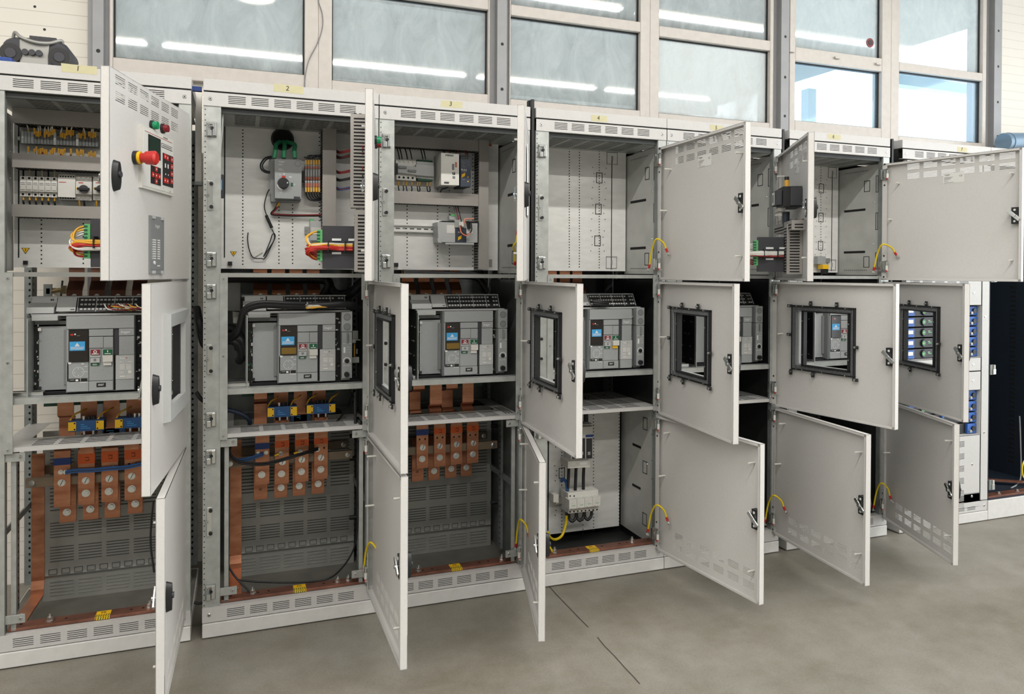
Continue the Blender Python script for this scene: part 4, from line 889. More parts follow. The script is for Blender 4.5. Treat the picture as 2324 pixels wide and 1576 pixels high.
# upper bars over the breakers, bolted to the breaker terminals
UPB = {1: ([(152, 187), (203, 238), (252, 285), (300, 332)], 620, 683, (655,)), 2: ([(575, 607), (617, 648), (658, 688), (698, 727)], 640, 678, ()), 3: ([(915, 943), (953, 979), (989, 1013), (1024, 1047)], 628, 674, ()), 4: ([(1246, 1270), (1277, 1300), (1306, 1328)], 628, 674, ())}
UO = ['first', 'second', 'third', 'fourth']
for k, (xs, a, b, _) in UPB.items():
    for i, (u0, u1) in enumerate(xs):
        Y = .30; q0 = at(u0, 655, Y)[0]; q1 = at(u1, 655, Y)[0]; zb = at((u0+u1)/2, 655, Y)[2]
        p0 = thing('copper_busbar', '%s copper bar from the left dropping onto the breaker in the %s' % (UO[i], WHO[k]), 'busbar', ((q0+q1)/2, Y, zb-.06), 'copper bars above the breakers')
        mb = MB(); mb.strip([(Y+.045, zb+.40), (Y+.045, zb+.03), (Y+.04, zb+.02), (Y+.01, zb-.004), (Y+.002, zb-.012), (Y, zb-.02), (Y, zb-.10)], q0, q1, -.010, COPPERD if k == 1 else COPPER); mb.build('bar', p0)
        mb = MB(); mb.hexbolt(((q0+q1)/2, Y, zb-.030), .010); mb.cyl(((q0+q1)/2, Y-.002, zb-.030), ((q0+q1)/2, Y, zb-.03), .016, CHROME, 16); mb.build('bolt', p0)
        if k == 1 and i == 0: pass
# bars between the breaker and the shelf
def midbars(k, items):
    for i, (u0, u1, segs, lab) in enumerate(items):
        prof_all = []
        Y0 = segs[0][2]; q0 = at(u0, segs[0][1], Y0)[0]; q1 = at(u1, segs[0][1], Y0)[0]
        mb = MB(); prof = [(y, at((u0+u1)/2, py, y)[2]) for _, py, y in segs]
        mb.strip(prof, q0, q1, .009, COPPER)
        p0 = solo(mb, 'copper_busbar', lab, 'busbar', 'bent copper bars under the breakers')
mid_desc = 'bent copper bar marked by position %s between breaker and slotted shelf of the %s'
midbars(2, [(577, 606, [(0, 880, .20), (0, 906, .20), (0, 912, .21), (0, 916, .24), (0, 917, .22), (0, 965, .22), (0, 972, .24)], 'leftmost bent copper bar below the breaker of the second cabinet'),
            (622, 654, [(0, 878, .24), (0, 960, .24)], 'bent copper bar behind the left blue transformer of the second cabinet'),
            (667, 697, [(0, 876, .24), (0, 960, .24)], 'bent copper bar between the two front blue transformers of the second cabinet'),
            (709, 739, [(0, 874, .24), (0, 955, .24)], 'bent copper bar behind the right blue transformer of the second cabinet')])
midbars(1, [(130, 167, [(0, 905, .20), (0, 944, .20), (0, 947, .22), (0, 948, .23), (0, 1000, .23)], 'leftmost bent copper bar below the breaker of the first cabinet'),
            (183, 220, [(0, 900, .24), (0, 1000, .24)], 'bent copper bar behind the left blue transformer of the first cabinet'),
            (235, 271, [(0, 900, .24), (0, 1000, .24)], 'bent copper bar between the two front blue transformers of the first cabinet'),
            (287, 322, [(0, 895, .24), (0, 1000, .24)], 'bent copper bar behind the right blue transformer of the first cabinet')])
midbars(3, [(938, 964, [(0, 862, .18), (0, 884, .18), (0, 888, .20), (0, 890, .26), (0, 930, .26), (0, 933, .24)], 'leftmost bent copper bar below the breaker of the third cabinet'),
            (976, 1003, [(0, 862, .16), (0, 918, .16), (0, 921, .165), (0, 924, .19), (0, 928, .17), (0, 933, .16), (0, 937, .17), (0, 945, .2)], 'shiny ribbed copper bar with a double bend, left one in the third cabinet'),
            (1013, 1039, [(0, 860, .18), (0, 882, .18), (0, 885, .2), (0, 886, .26), (0, 924, .26), (0, 930, .24)], 'copper bar with a rounded foot between the two shiny bars of the third cabinet'),
            (1050, 1075, [(0, 858, .16), (0, 913, .16), (0, 916, .165), (0, 920, .19), (0, 924, .17), (0, 928, .16), (0, 932, .17), (0, 940, .2)], 'shiny ribbed copper bar with a double bend, right one in the third cabinet')])
# shiny folds in front under the transformers
for k, spec in ((1, [((182, 214), 990, 1000, 'left'), ((283, 316), 982, 992, 'right')]), (2, [((625, 656), 951, 965, 'left'), ((714, 744), 946, 957, 'right')])):
    for (u0, u1), a, b, s in spec:
        q0 = at(u0, a, .17)[0]; q1 = at(u1, a, .17)[0]; z1 = at(u0, a, .20)[2]
        mb = MB(); mb.strip([(.24, z1), (.20, z1+.002), (.175, z1-.006), (.168, z1-.02), (.166, z1-.06)], q0, q1, -.009, COPPER)
        solo(mb, 'copper_busbar', 'shiny folded copper end just below the %s blue transformer of the %s' % (s, WHO[k]), 'busbar', 'folded copper ends at the shelf edge')
# vertical earth bars and bottom earth rails
def earth(k, u0, u1, top, bend, foot):
    Y = .33 if k == 1 else .31
    q0 = at(u0, (top+bend)/2, Y)[0]; q1 = at(u1, (top+bend)/2, Y)[0]; zt = at(u0, top, Y)[2]; zb = at(u0, bend, Y)[2]
    mb = MB(); mb.strip([(Y, zt), (Y, zb+.05), (Y-.012, zb+.02), (Y-.014, zb), (.115, .130), (.06, .128)], q0, q1, .008, COPPER)
    p0 = thing('copper_earth_bar', 'tall copper earth bar on the left in the %s, foot bent forward' % WHO[k], 'busbar', ((q0+q1)/2, Y, .128), 'tall copper earth bars')
    mb.build('bar', p0)
    mb = MB(); mb.hexbolt(((q0+q1)/2, .085, .140), .010, CHROME, (0, 0, 1)); mb.build('bolt', p0)
earth(1, 71, 101, 1032, 1350, 1420); earth(2, 522, 548, 1000, 1290, 1340)
BOLTS = {1: [(107, 1421), (338, 1386), (352, 1380)], 2: [(573, 1348), (766, 1318), (790, 1315)], 3: [(946, 1290), (1132, 1263)], 4: [(1257, 1253), (1429, 1227)]}
for k in (1, 2, 3, 4):
    X0 = XL[k]; z = .128
    p0 = thing('earth_rail', 'flat copper earth rail with striped sticker across the foot of the %s' % WHO[k], 'busbar', (X0+.34, .05, z-.010), 'copper earth rails at the cabinet feet')
    mb = MB(); mb.box(X0+.066, X0+.625, .020, .075, z-.010, z, COPPERD)
    for a in (.1, .2, .24, .36, .45, .49, .6): mb.disc((X0+a, .05, z+.0004), (0, 0, 1), .005, HOLE, 8)
    mb.build('bar', p0, bevel=.001)
    c = {1: 232, 2: 681, 3: 1037, 4: 1349}[k]; xx = at(c, {1: 1410, 2: 1340, 3: 1284, 4: 1242}[k], .02)[0]
    mb = MB(); a = .024
    mb.add([(xx-a, .0195, z-.0102), (xx+a, .0195, z-.0102), (xx+a, .0195, z+.0006), (xx-a, .0195, z+.0006), (xx+a, .07, z+.0006), (xx-a, .07, z+.0006)], [(0, 1, 2, 3), (3, 2, 4, 5)], TAPE if False else YEL)
    for i in range(6): mb.add([(xx-a+i*.008, .0191, z-.0102), (xx-a+i*.008+.003, .0191, z-.0102), (xx-a+i*.008+.006, .0191, z+.0006), (xx-a+i*.008+.003, .0191, z+.0006)], [(0, 1, 2, 3)], GREENB); mb.add([(xx-a+i*.008, .021, z+.001), (xx-a+i*.008+.003, .021, z+.001), (xx-a+i*.008+.006, .040, z+.001), (xx-a+i*.008+.003, .04, z+.001)], [(0, 1, 2, 3)], GREENB)
    mb.text('PE', (xx, .055, z+.0012), .018, INK, (1, 0, 0), (0, 1, 0)); mb.build('earth_sticker', p0, label='yellow and green striped sticker')
    for bx in BOLTS[k]:
        p = atz(*bx, z); mb = MB(); mb.hexbolt((p[0], .05, z), .010, CHROME, (0, 0, 1), .012); mb.cyl((p[0], .05, z+.01), (p[0], .05, z+.024), .005, CHROME, 10); mb.build('bolt', p0)

# ================================================================== CURRENT TRANSFORMERS
def ct(k, a, b, c, d, slope, lab, front=True):
    Y = .13 if front else .24
    x0 = at(a, (b+d)/2, Y)[0]; x1 = at(c, (b+d)/2, Y)[0]; z0 = at((a+c)/2, d, Y)[2]; z1 = at((a+c)/2, b, Y)[2]
    t = thing('current_transformer', lab, 'current transformer', ((x0+x1)/2, Y, z0), 'blue current transformers')
    mb = MB(); mb.box(x0, x1, Y, Y+.055, z0, z1, BLUE)
    for i in range(3): mb.box(x0+.040, x1-.045-.01*i, Y-.0006, Y, z0+.010+.007*i, z0+.012+.007*i, CYAN)
    mb.build('body', t, bevel=.002)
    if front:
        w = (x1-x0)*.22
        for s, xa in ((0, x0), (1, x1-w)):
            mb = MB(); mb.box(xa, xa+w, Y-.004, Y+.03, z0+.004, z1-.003, YEL)
            for px_, pz in ((.82 if s == 0 else .18, .15), (.82 if s == 0 else .18, .85)): mb.disc((xa+w*px_, Y-.0046, z0+.004+(z1-z0-.007)*pz), (0, -1, 0), .003, HOLE, 8)
            mb.build('terminal_cover', t, label='yellow terminal cover', bevel=.001)
            mb = MB(); xb = xa+w*.6; mb.tube([(xb-.015, Y+.02, z1-.004), (xb-.002, Y+.028, z1+.018), (xb+.018, Y+.04, z1+.028), (xb+.03, Y+.08, z1+.03)], .0035, FERR, 7); mb.build('wire', t)
        mb = MB()
        for f in (.4, .55, .68): mb.cyl((x0+(x1-x0)*f, Y+.02, z1), (x0+(x1-x0)*f, Y+.02, z1+.014), .006, random.choice([CHROME, BLACK]), 8)
        for f in (.42, .68): mb.cyl((x0+(x1-x0)*f, Y+.015, z0-.016), (x0+(x1-x0)*f, Y+.015, z0), .005, CHROME, 8)
        mb.build('clamp_screw', t)
ct(1, 155, 955, 236, 979, 0, 'left front blue and yellow current transformer in the first cabinet')
ct(1, 261, 949, 340, 972, 0, 'right front blue and yellow current transformer in the first cabinet')
ct(1, 232, 972, 284, 992, 0, 'plain blue current transformer set back between two others in the first cabinet', False)
ct(2, 607, 923.5, 674, 947, 0, 'left front blue and yellow current transformer in the second cabinet')
ct(2, 696, 917.5, 761, 939.5, 0, 'right front blue and yellow current transformer in the second cabinet')
ct(2, 660, 941, 704, 957, 0, 'plain blue current transformer set back between two others in the second cabinet', False)
# green laminate plates behind the lower breaker terminals
for k, (a, c) in ((1, (99, 325)), (2, (549, 760)), (3, (930, 1095))):
    Y = .27; p = at(a, 905, Y); q = at(c, 880, Y); z = .895
    mb = MB(); mb.box(p[0], q[0], Y, Y+.01, z-.035, z+.02, DGREEN); solo(mb, 'insulating_plate', 'dark green insulating plate behind the copper bars below the breaker in the %s' % WHO[k], 'insulating plate', 'green insulating plates')

# ================================================================== UPPER BAYS
def duct_h(k, a, b, c, d, lab, Y=.24):
    mb = MB(); p = thing('cable_duct', lab, 'cable duct', tuple(at((a+c)/2, d, Y)+np.array([0, .04, 0])), 'grey slotted cable ducts')
    mb.pbox(a, b, c, d, Y, .012, DUCT); mb.build('lid', p, bevel=.001)
    q0 = at(a, d, Y); q1 = at(c, b, Y); x0, x1 = q0[0], q1[0]; z0, z1 = at((a+c)/2, d, Y)[2], at((a+c)/2, b, Y)[2]
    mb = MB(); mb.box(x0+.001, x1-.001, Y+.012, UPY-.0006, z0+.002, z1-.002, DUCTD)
    for i in range(int((x1-x0)/.0125)):
        xx = x0+.006+i*.0125
        for zz in (z0+.0012, z1-.0012): mb.box(xx, xx+.005, Y+.014, UPY-.01, zz-.001, zz+.001, HOLE)
    mb.build('body', p); return p
def duct_v(k, a, b, c, d, lab, Y=.24, left=True):
    p = thing('cable_duct', lab, 'cable duct', tuple(at((a+c)/2, d, Y)+np.array([0, .04, 0])), 'grey slotted cable ducts')
    mb = MB(); mb.pbox(a, b, c, d, Y, .012, DUCT); mb.build('lid', p, bevel=.001)
    q = [at(a, b, Y), at(c, b, Y), at(a, d, Y), at(c, d, Y)]; x0 = (q[0][0]+q[2][0])/2; x1 = (q[1][0]+q[3][0])/2; z0 = (q[2][2]+q[3][2])/2; z1 = (q[0][2]+q[1][2])/2
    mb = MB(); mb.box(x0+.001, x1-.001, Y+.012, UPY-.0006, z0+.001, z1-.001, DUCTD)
    n = int((z1-z0)/.0125)
    for i in range(n):
        zz = z0+.006+i*.0125
        for xx in (x0+.0004, x1-.0004): mb.box(xx-.001, xx+.001, Y+.014, UPY-.012, zz, zz+.005, HOLE)
    mb.build('body', p); return x0, x1, z0, z1
# ---- cabinet 1
duct_h(1, 27, 251, 262, 286, 'topmost grey horizontal duct above the yellow terminals in the first cabinet', .22)
duct_h(1, 27, 353, 262, 385, 'grey horizontal duct between the terminals and the white breakers in the first cabinet', .22)
duct_h(1, 27, 467, 262, 495, 'grey horizontal duct below the white breakers in the first cabinet', .22)
Y = .26; YP = UPY
p = at(130, 325, Y); t = thing('terminal_strip', 'grey terminal strip with rows of yellow wire markers in the first cabinet', 'terminal strip', (p[0], .29, p[2]))
mb = MB(); mb.pbox(46, 303, 222, 330, Y+.02, .03, ACBD); mb.quadbox([(40, 310), (226, 322), (226, 330), (40, 318)], .29, .02, CHROME); mb.build('body', t)
for i in range(24):
    x = 48+i*7.3; mb = MB(); end = i in (0, 10, 17); big = i in (1, 2, 3)
    mb.pbox(x, 300-(2 if end or big else -4)+i*.35, x+(6 if end or big else 6.2), 325+i*.35, Y+(-.008 if end or big else .006), .03, ACBL if end else (ACBG if big else ACBD)); mb.pbox(x+1.5, 309+i*.35, x+5, 313+i*.35, Y-.009 if end else Y+.004, .003, PAPER if end or big else GREYTX); mb.build('terminal', t)
rnd = random.Random(3)
for i in range(34):
    x = 62+i*4.6
    if i in (1, 2, 14, 23): continue
    for top in (True, False):
        if rnd.random() < .10: continue
        y0 = (rnd.uniform(288, 297) if top else rnd.uniform(331, 337))+i*.3; h = rnd.uniform(11, 15); mb = MB()
        mb.pbox(x, y0, x+rnd.uniform(3.8, 4.8), y0+h, Y-.002+rnd.uniform(-.008, .004), .006, FERR); mb.build('wire_marker', t)
        if rnd.random() < .75:
            mb = MB(); s = rnd.uniform(-8, 8); col = rnd.choice([WHITEP, WHITEP, WHITEP, CREAM, DRED, SOFTBLACK])
            mb.tube([at(x+2.5, y0+(1 if top else h-1), Y-.003), at(x+2.5+s*.4, y0+(-8 if top else h+8), Y-.012), at(x+2.5+s, (278+i*.4) if top else (358+i*.3), Y+.03)], .0026, col, 6, 4); mb.build('wire', t)
for i in range(6):
    x0 = 45+i*14.2; lab = 'white modular circuit breaker, %s from the left in the first cabinet' % (UO+['fifth', 'sixth'])[i]
    p = at(x0+7, 447, Y); t = thing('modular_breaker', lab, 'circuit breaker', (p[0], .28, p[2]), 'white modular circuit breakers in a row')
    s = .5*i
    mb = MB(); mb.pbox(x0, 400+s, x0+13.6, 446+s, Y+.012, .05, WHITEP); mb.pbox(x0, 409+s, x0+13.6, 434+s, Y, .03, WHITEP); mb.build('body', t, bevel=.001)
    mb = MB(); mb.pbox(x0+1.5, 412+s, x0+12, 416+s, Y-.0008, .001, PAPER); mb.pbox(x0+2, 414+s, x0+11, 415+s, Y-.0016, .001, GREYTX); mb.pbox(x0+2, 421+s, x0+12, 430+s, Y-.004, .01, OFFW); mb.pbox(x0+2, 418+s, x0+12, 419+s, Y-.001, .001, GREYTX); mb.build('toggle', t)
    mb = MB()
    for yy in (404+s, 441+s): mb.disc(at(x0+7, yy, Y+.0115), (0, -1, 0), .0045, HOLE, 10)
    mb.build('screw_hole', t)
    mb = MB(); mb.tube([at(x0+8, 446+s, Y+.02), at(x0+8, 454+s, Y+.02)], .0035, FERR, 7, 1); mb.tube([at(x0+8, 454+s, Y+.02), at(x0+8, 459+s, Y+.02), at(x0+10, 468, Y+.03)], .0035, SOFTBLACK, 7); mb.build('wire', t)
    mb = MB(); mb.tube([at(x0+8, 385, Y+.03), at(x0+8, 400+s, Y+.02)], .003, CREAM if i % 2 else SOFTBLACK, 7, 1); mb.build('wire', t)
p = at(151, 452, Y); t = thing('control_relay', 'wide white relay module with red print between the breakers and the rotary switches', 'relay', (p[0], .28, p[2]))
mb = MB(); mb.pbox(131, 404, 171, 448, Y-.004, .05, WHITEP); mb.pbox(133, 444, 172, 454, Y+.01, .04, ACBL); mb.pbox(133, 396, 171, 406, Y+.01, .04, OFFW); mb.pbox(133, 413, 150, 414.5, Y-.005, .001, RED)
for i in range(6): mb.disc(at(137+i*6, 449.5+i*.2, Y+.0095), (0, -1, 0), .003, HOLE, 8); mb.disc(at(137+i*6, 400.5+i*.2, Y+.0095), (0, -1, 0), .003, HOLE, 8)
mb.build('body', t, bevel=.001)
for i, (x0, w) in enumerate(((172, 36), (211, 36))):
    p = at(x0+18, 455, Y); t = thing('motor_switch', ('white motor switch with a black rotary knob beside the wide relay', 'white motor switch with a black rotary knob half hidden by the door edge')[i], 'switch', (p[0], .28, p[2]), 'motor switches with rotary knobs')
    mb = MB(); mb.pbox(x0, 400, x0+w, 455, Y+.012, .05, OFFW); mb.pbox(x0, 412, x0+w, 441, Y-.006, .04, WHITEP); mb.pbox(x0+6, 414, x0+17, 416, Y-.007, .001, RED)
    for j in range(3):
        for yy in (404.5+j*.4, 449.5+j*.4): mb.cyl(at(x0+7+j*10.5, yy, Y+.009), at(x0+7+j*10.5, yy, Y+.012), .005, CHROME, 10)
    mb.build('body', t, bevel=.001)
    mb = MB(); c = at(x0+19, 430, Y-.006); mb.cyl(c, c+np.array([0, -.012, 0]), .016, CHAR, 24); mb.box(c[0]-.021, c[0]+.021, c[1]-.020, c[1]-.010, c[2]-.005, c[2]+.005, BLACK); mb.build('knob', t, bevel=.001)
    mb = MB(); c = at(x0+3.5, 428, Y-.007); mb.disc(c, (0, -1, 0), .0045, YEL, 12); mb.build('indicator', t)
    for j in range(2): mb = MB(); mb.tube([at(x0+8+j*11, 455, Y+.02), at(x0+8+j*11, 460, Y+.02), at(x0+9+j*11, 470, Y+.03)], .0032, [FERR, SOFTBLACK][j], 7); mb.build('wire', t)
def tri_sticker(px, py, Y, s, lab):
    p = at(px, py, Y-.0014); mb = MB(); up = -1 if s > 0 else 1; s = abs(s)
    mb.add([(p[0]-s, p[1], p[2]-up*s*.85), (p[0]+s, p[1], p[2]-up*s*.85), (p[0], p[1], p[2]+up*s*.85)], [(0, 1, 2)], INK); e = s*.8
    mb.add([(p[0]-e, p[1]-.0005, p[2]-up*s*.75), (p[0]+e, p[1]-.0005, p[2]-up*s*.75), (p[0], p[1]-.0005, p[2]+up*s*.6)], [(0, 1, 2)], YEL)
    z = p[2]-up*s*.3; mb.add([(p[0]-.002, p[1]-.001, z+.006), (p[0]+.003, p[1]-.001, z), (p[0]+.0005, p[1]-.001, z), (p[0]+.002, p[1]-.001, z-.007), (p[0]-.003, p[1]-.001, z-.001), (p[0]-.0005, p[1]-.001, z-.001)], [(0, 1, 2, 3, 4, 5)], INK)
    solo(mb, 'warning_sticker', lab, 'sticker', 'yellow triangle warning stickers')
tri_sticker(58, 570, UPY, .014, 'yellow warning triangle low on the plate of the first cabinet')
tri_sticker(530, 577, UPY, .013, 'yellow warning triangle low on the plate of the second cabinet')
tri_sticker(1427, 941, .34, -.0125, 'orange warning triangle under the slotted shelf of the fourth cabinet')
for k, lst in ((1, [(57, 241), (57, 596)]), (2, [(519, 276), (522, 598)]), (3, [(896, 300), (899, 601)])):
    mb = MB()
    for px, py in lst: mb.pbox(px-5, py-4, px+5, py+5, UPY-.012, .012, BLACK)
    if k == 2: mb.pbox(508.5, 287, 511, 585, UPY-.002, .002, HOLE)
    if k == 1: mb.pbox(41, 275, 43.5, 585, UPY-.002, .002, HOLE)
    mb.build('plate_clip', CABS[k])
# ---- cabinet 2
p = at(641, 338, UPY); mb = MB(); mb.cyl((p[0], UPY-.012, at(641, 317, UPY)[2]), (p[0], UPY-.0005, at(641, 317, UPY)[2]), .047, BLACK, 32); mb.disc((p[0], UPY-.0125, at(641, 317, UPY)[2]), (0, -1, 0), .040, HOLE, 32)
c = np.array([p[0], UPY-.0128, at(641, 317, UPY)[2]]); mb.add([c+np.array(o) for o in ((.008, 0, -.006), (.020, 0, -.010), (.014, 0, -.026))], [(0, 1, 2)], PAPER)
solo(mb, 'cable_grommet', 'large round black cable grommet in the plate of the second cabinet', 'grommet')
for i, (a, b, s) in enumerate(((625, 629, 'left'), (641, 644, 'middle'), (666, 668, 'right'))):
    x = (621, 643, 668)[i]; mb = MB(); mb.tube([at(635+i*7, 322, UPY-.014), at(x+6-3*i, 328, UPY-.05), at(x+4-2*i, 342, UPY-.07), at(x+1, 359, UPY-.075)], .0088, GREEN, 12); solo(mb, 'power_cable', '%s one of the three green sleeved cables leaving the black grommet' % s, 'cable', 'green sleeved cables')
Yb = .22; p = at(647, 458, Yb); t = thing('load_break_switch', 'grey load switch with a black rotary knob under the three green cables', 'switch', (p[0], .28, p[2]))
mb = MB(); mb.quadbox([(612, 358), (682, 361), (682, 458), (615, 458)], Yb+.03, .065, ACBD); mb.quadbox([(610, 366), (622, 366), (622, 440), (613, 440)], Yb+.04, .03, ACBL); mb.build('base', t, bevel=.002)
mb = MB(); mb.quadbox([(623, 361), (685, 364), (684, 452), (624, 450)], Yb, .05, ACBG); mb.quadbox([(667, 446), (681, 447), (681, 454), (667, 453)], Yb-.003, .02, CHAR)
mb.text(':hager', at(639, 367, Yb-.001), .010, WHITE)
for q in ((632, 373, 641, 374.5), (632, 383, 640, 384.2), (632, 386, 644, 387), (634, 396, 637, 397.5), (644, 393, 646, 397)): mb.pbox(*q, Yb-.0008, .0006, PAPER)
mb.ring(at(676, 371.5, Yb-.001), (0, -1, 0), .0115, .0125, SEAM, 24)
mb.text('CE', at(638, 437, Yb-.001), .009, WHITE)
mb.pbox(640, 399, 648, 404, Yb-.002, .002, RED); mb.pbox(660, 415, 665, 423, Yb-.002, .002, GREENB); mb.ring(at(644, 417, Yb-.001), (0, -1, 0), .023, .029, WHITE, 20, 3.3, 4.5); mb.pbox(656, 401, 662, 403, Yb-.001, .001, WHITE); mb.ring(at(668, 419, Yb-.001), (0, -1, 0), .002, .003, WHITE, 12)
mb.build('front_cover', t, bevel=.001)
mb = MB(); c = at(643, 416, Yb); mb.cyl(c, c+np.array([0, -.022, 0]), .0235, BLACK, 28, .020); mb.add([c+np.array(o) for o in ((.013, -.0226, .004), (.013, -.0226, -.004), (.019, -.0226, 0))], [(0, 1, 2)], WHITE); mb.build('knob', t)
mb = MB(); mb.tube([at(616, 355, .24), at(602, 359, .25), at(592, 372, .26), at(593, 384, .26), at(602, 391, .26), at(614, 393, .26)], .0035, SOFTBLACK, 8); mb.tube([at(617, 358, .24), at(605, 362, .25), at(596, 374, .26), at(598, 384, .26), at(606, 389, .26), at(614, 390, .26)], .003, SOFTBLACK, 8); solo(mb, 'control_wire', 'black wires looping beside the left of the grey load switch', 'wire')
x0, x1, z0, z1 = duct_v(2, 732, 285, 763, 590, 'tall grey duct standing right of the load switch in the second cabinet', .22)
# fused terminals beside the switch
p = at(709, 435, .25); t = thing('terminal_strip', 'small strip of fused terminals with red and yellow wires beside the load switch', 'terminal strip', (p[0], .28, p[2]))
mb = MB(); mb.quadbox([(686, 388), (696, 389), (696, 412), (686, 412)], .27, .03, CHAR); mb.build('base', t)
for i in range(6):
    x = 692+i*6; mb = MB(); mb.pbox(x, 374, x+5, 434, .255, .04, ACBG); mb.pbox(x+.6, 378, x+4.4, 383, .25, .006, ORBR); mb.pbox(x+1, 386, x+3.6, 400, .251, .006, ACBL); mb.pbox(x+.4, 402, x+4.6, 408, .248, .008, ORBR); mb.disc(at(x+2.4, 412, .254), (0, -1, 0), .004, WHITE, 8); mb.pbox(x+.6, 416, x+4.4, 424, .25, .006, ORBR); mb.build('terminal', t)
    mb = MB(); mb.pbox(x+.6, 363, x+4.2, 374, .252, .006, FERR); mb.pbox(x+.6, 425, x+4.2, 436, .252, .006, FERR); mb.build('wire_marker', t)
    mb = MB(); mb.tube([at(x+2.5, 364, .256), at(x+5, 356-i*.6, .26), at(x+14, 353, .27), at(735, 357-i*.3, .275)], .0026, SOFTBLACK if i % 2 else CHAR, 7); mb.build('wire', t); mb = MB(); mb.tube([at(x+2.5, 436, .256), at(x+5, 446, .262), at(x+14, 455-i, .27), at(735, 456-i*2, .275)], .0028, SOFTBLACK, 7); mb.build('wire', t)
mb = MB(); mb.tube([at(690, 357, .27), at(705, 360, .272), at(718, 355, .272), at(735, 350, .275)], .003, SOFTBLACK, 7); solo(mb, 'control_wire', 'black wire running above the fused terminals into the tall duct', 'wire')
mb = MB(); mb.tube([at(631, 462, .27), at(624, 475, .29), at(616, 484, .30), at(622, 488, .30), at(660, 490, .30), at(700, 490, .30), at(736, 490, .285)], .0042, SOFTBLACK, 8); mb.tube([at(632, 462, .265), at(626, 476, .285), at(619, 483, .295), at(624, 486, .295), at(660, 488, .295), at(700, 488, .295), at(736, 487, .28)], .0032, DRED, 8)
mb.tube([at(634, 460, .262), at(632, 464, .265), at(628, 470, .28)], .004, FERR, 8)
solo(mb, 'control_wire', 'dark red and black wire pair tied along the plate below the load switch', 'wire')
t = thing('power_lead', 'thin black lead with an inline barrel and a coiled end in the second cabinet', 'cable', tuple(at(600, 586, .31)))
mb = MB(); mb.tube([at(617, 431, .27), at(610, 432, .28), at(603, 450, .30), at(600, 470, .30), at(605, 490, .30)], .0022, SOFTBLACK, 7)
mb.tube([at(617, 520, .30), at(622, 532, .30), at(622, 545, .30), at(610, 565, .30), at(598, 583, .30), at(604, 570, .30), at(613, 548, .30), at(618, 533, .30), at(623, 531, .30), at(624, 540, .305), at(615, 560, .305), at(601, 586, .305), at(593, 587, .305), at(575, 585, .305), at(566, 568, .305), at(562, 545, .305), at(563, 528, .305)], .0022, SOFTBLACK, 7); mb.build('cord', t)
mb = MB(); mb.tube([at(604, 489, .30), at(617, 518, .30)], .0065, BLACK, 10, 1); mb.build('inline_barrel', t)
mb = MB(); mb.quadbox([(568, 575), (594, 563), (597, 572), (571, 588)], .312, .0006, PAPER); mb.build('paper_flag', t, label='white paper flag')
# relay module and door box with its wire bundle (hangs on the door side of the bay)
p = at(710, 545, .27); t = thing('interface_module', 'pale grey module clipped on a short rail beside the dark door box', 'module', (p[0], .29, p[2]))
mb = MB(); mb.pbox(704, 502, 729, 546, .27, .04, ACBL); mb.pbox(706, 517, 730, 528, .262, .02, OFFW); mb.pbox(704, 497, 712, 503, .28, .02, LGREEN); mb.build('body', t, bevel=.001)
mb = MB(); mb.pbox(691, 515, 730, 532, .305, .012, CHROME); mb.screw(at(694, 523, .305), .005); mb.build('rail', t)
def door_wires(rnd, start, mid, end, n, cols, r):
    mb = MB()
    return mb
def slotted_duct(fr, T, name, lab, box, face, pitch=.0125, hollow=True):
    """slotted duct standing on a door: box in door coordinates (u0,u1,y0,y1,z0,z1), slots cut as dark gaps along z on the inner and side faces"""
    u0, u1, y0, y1, z0, z1 = box
    o = T(((u0+u1)/2, (y0+y1)/2, z0)); p = thing('cable_duct', lab, 'cable duct', tuple(o), 'grey slotted cable ducts')
    mb = MB(T); mb.box(u0, u1, y0, y1, z0, z1, DUCT)
    n = int((z1-z0-.012)/pitch)
    for i in range(n):
        z = z0+.008+i*pitch
        mb.box(u0+.008, u1-.008, y0-.0012, y0+.0002, z, z+.0052, HOLE)
        for u in (u0, u1): mb.box(u-.0008, u+.0008, y0+.012, y1-.012, z, z+.0052, HOLE)
    mb.box(u0+.003, u1-.003, y0+.003, y1-.003, z1, z1+.0012, HOLE)
    mb.build('body', p)
    mb = MB(T); rnd = random.Random(int(z0*1000))
    for i in range(12): u = rnd.uniform(u0+.006, u1-.006); y = rnd.uniform(y0+.006, y1-.006); mb.tube([T((u, y, z1-.004)) if False else (u, y, z1-.004), (u+rnd.uniform(-.006, .006), y+rnd.uniform(-.006, .006), z1+.006)], .0022, rnd.choice([DRED, SOFTBLACK, SOFTBLACK, CHAR]), 6, 1)
    mb.build('wires_inside', p); return p
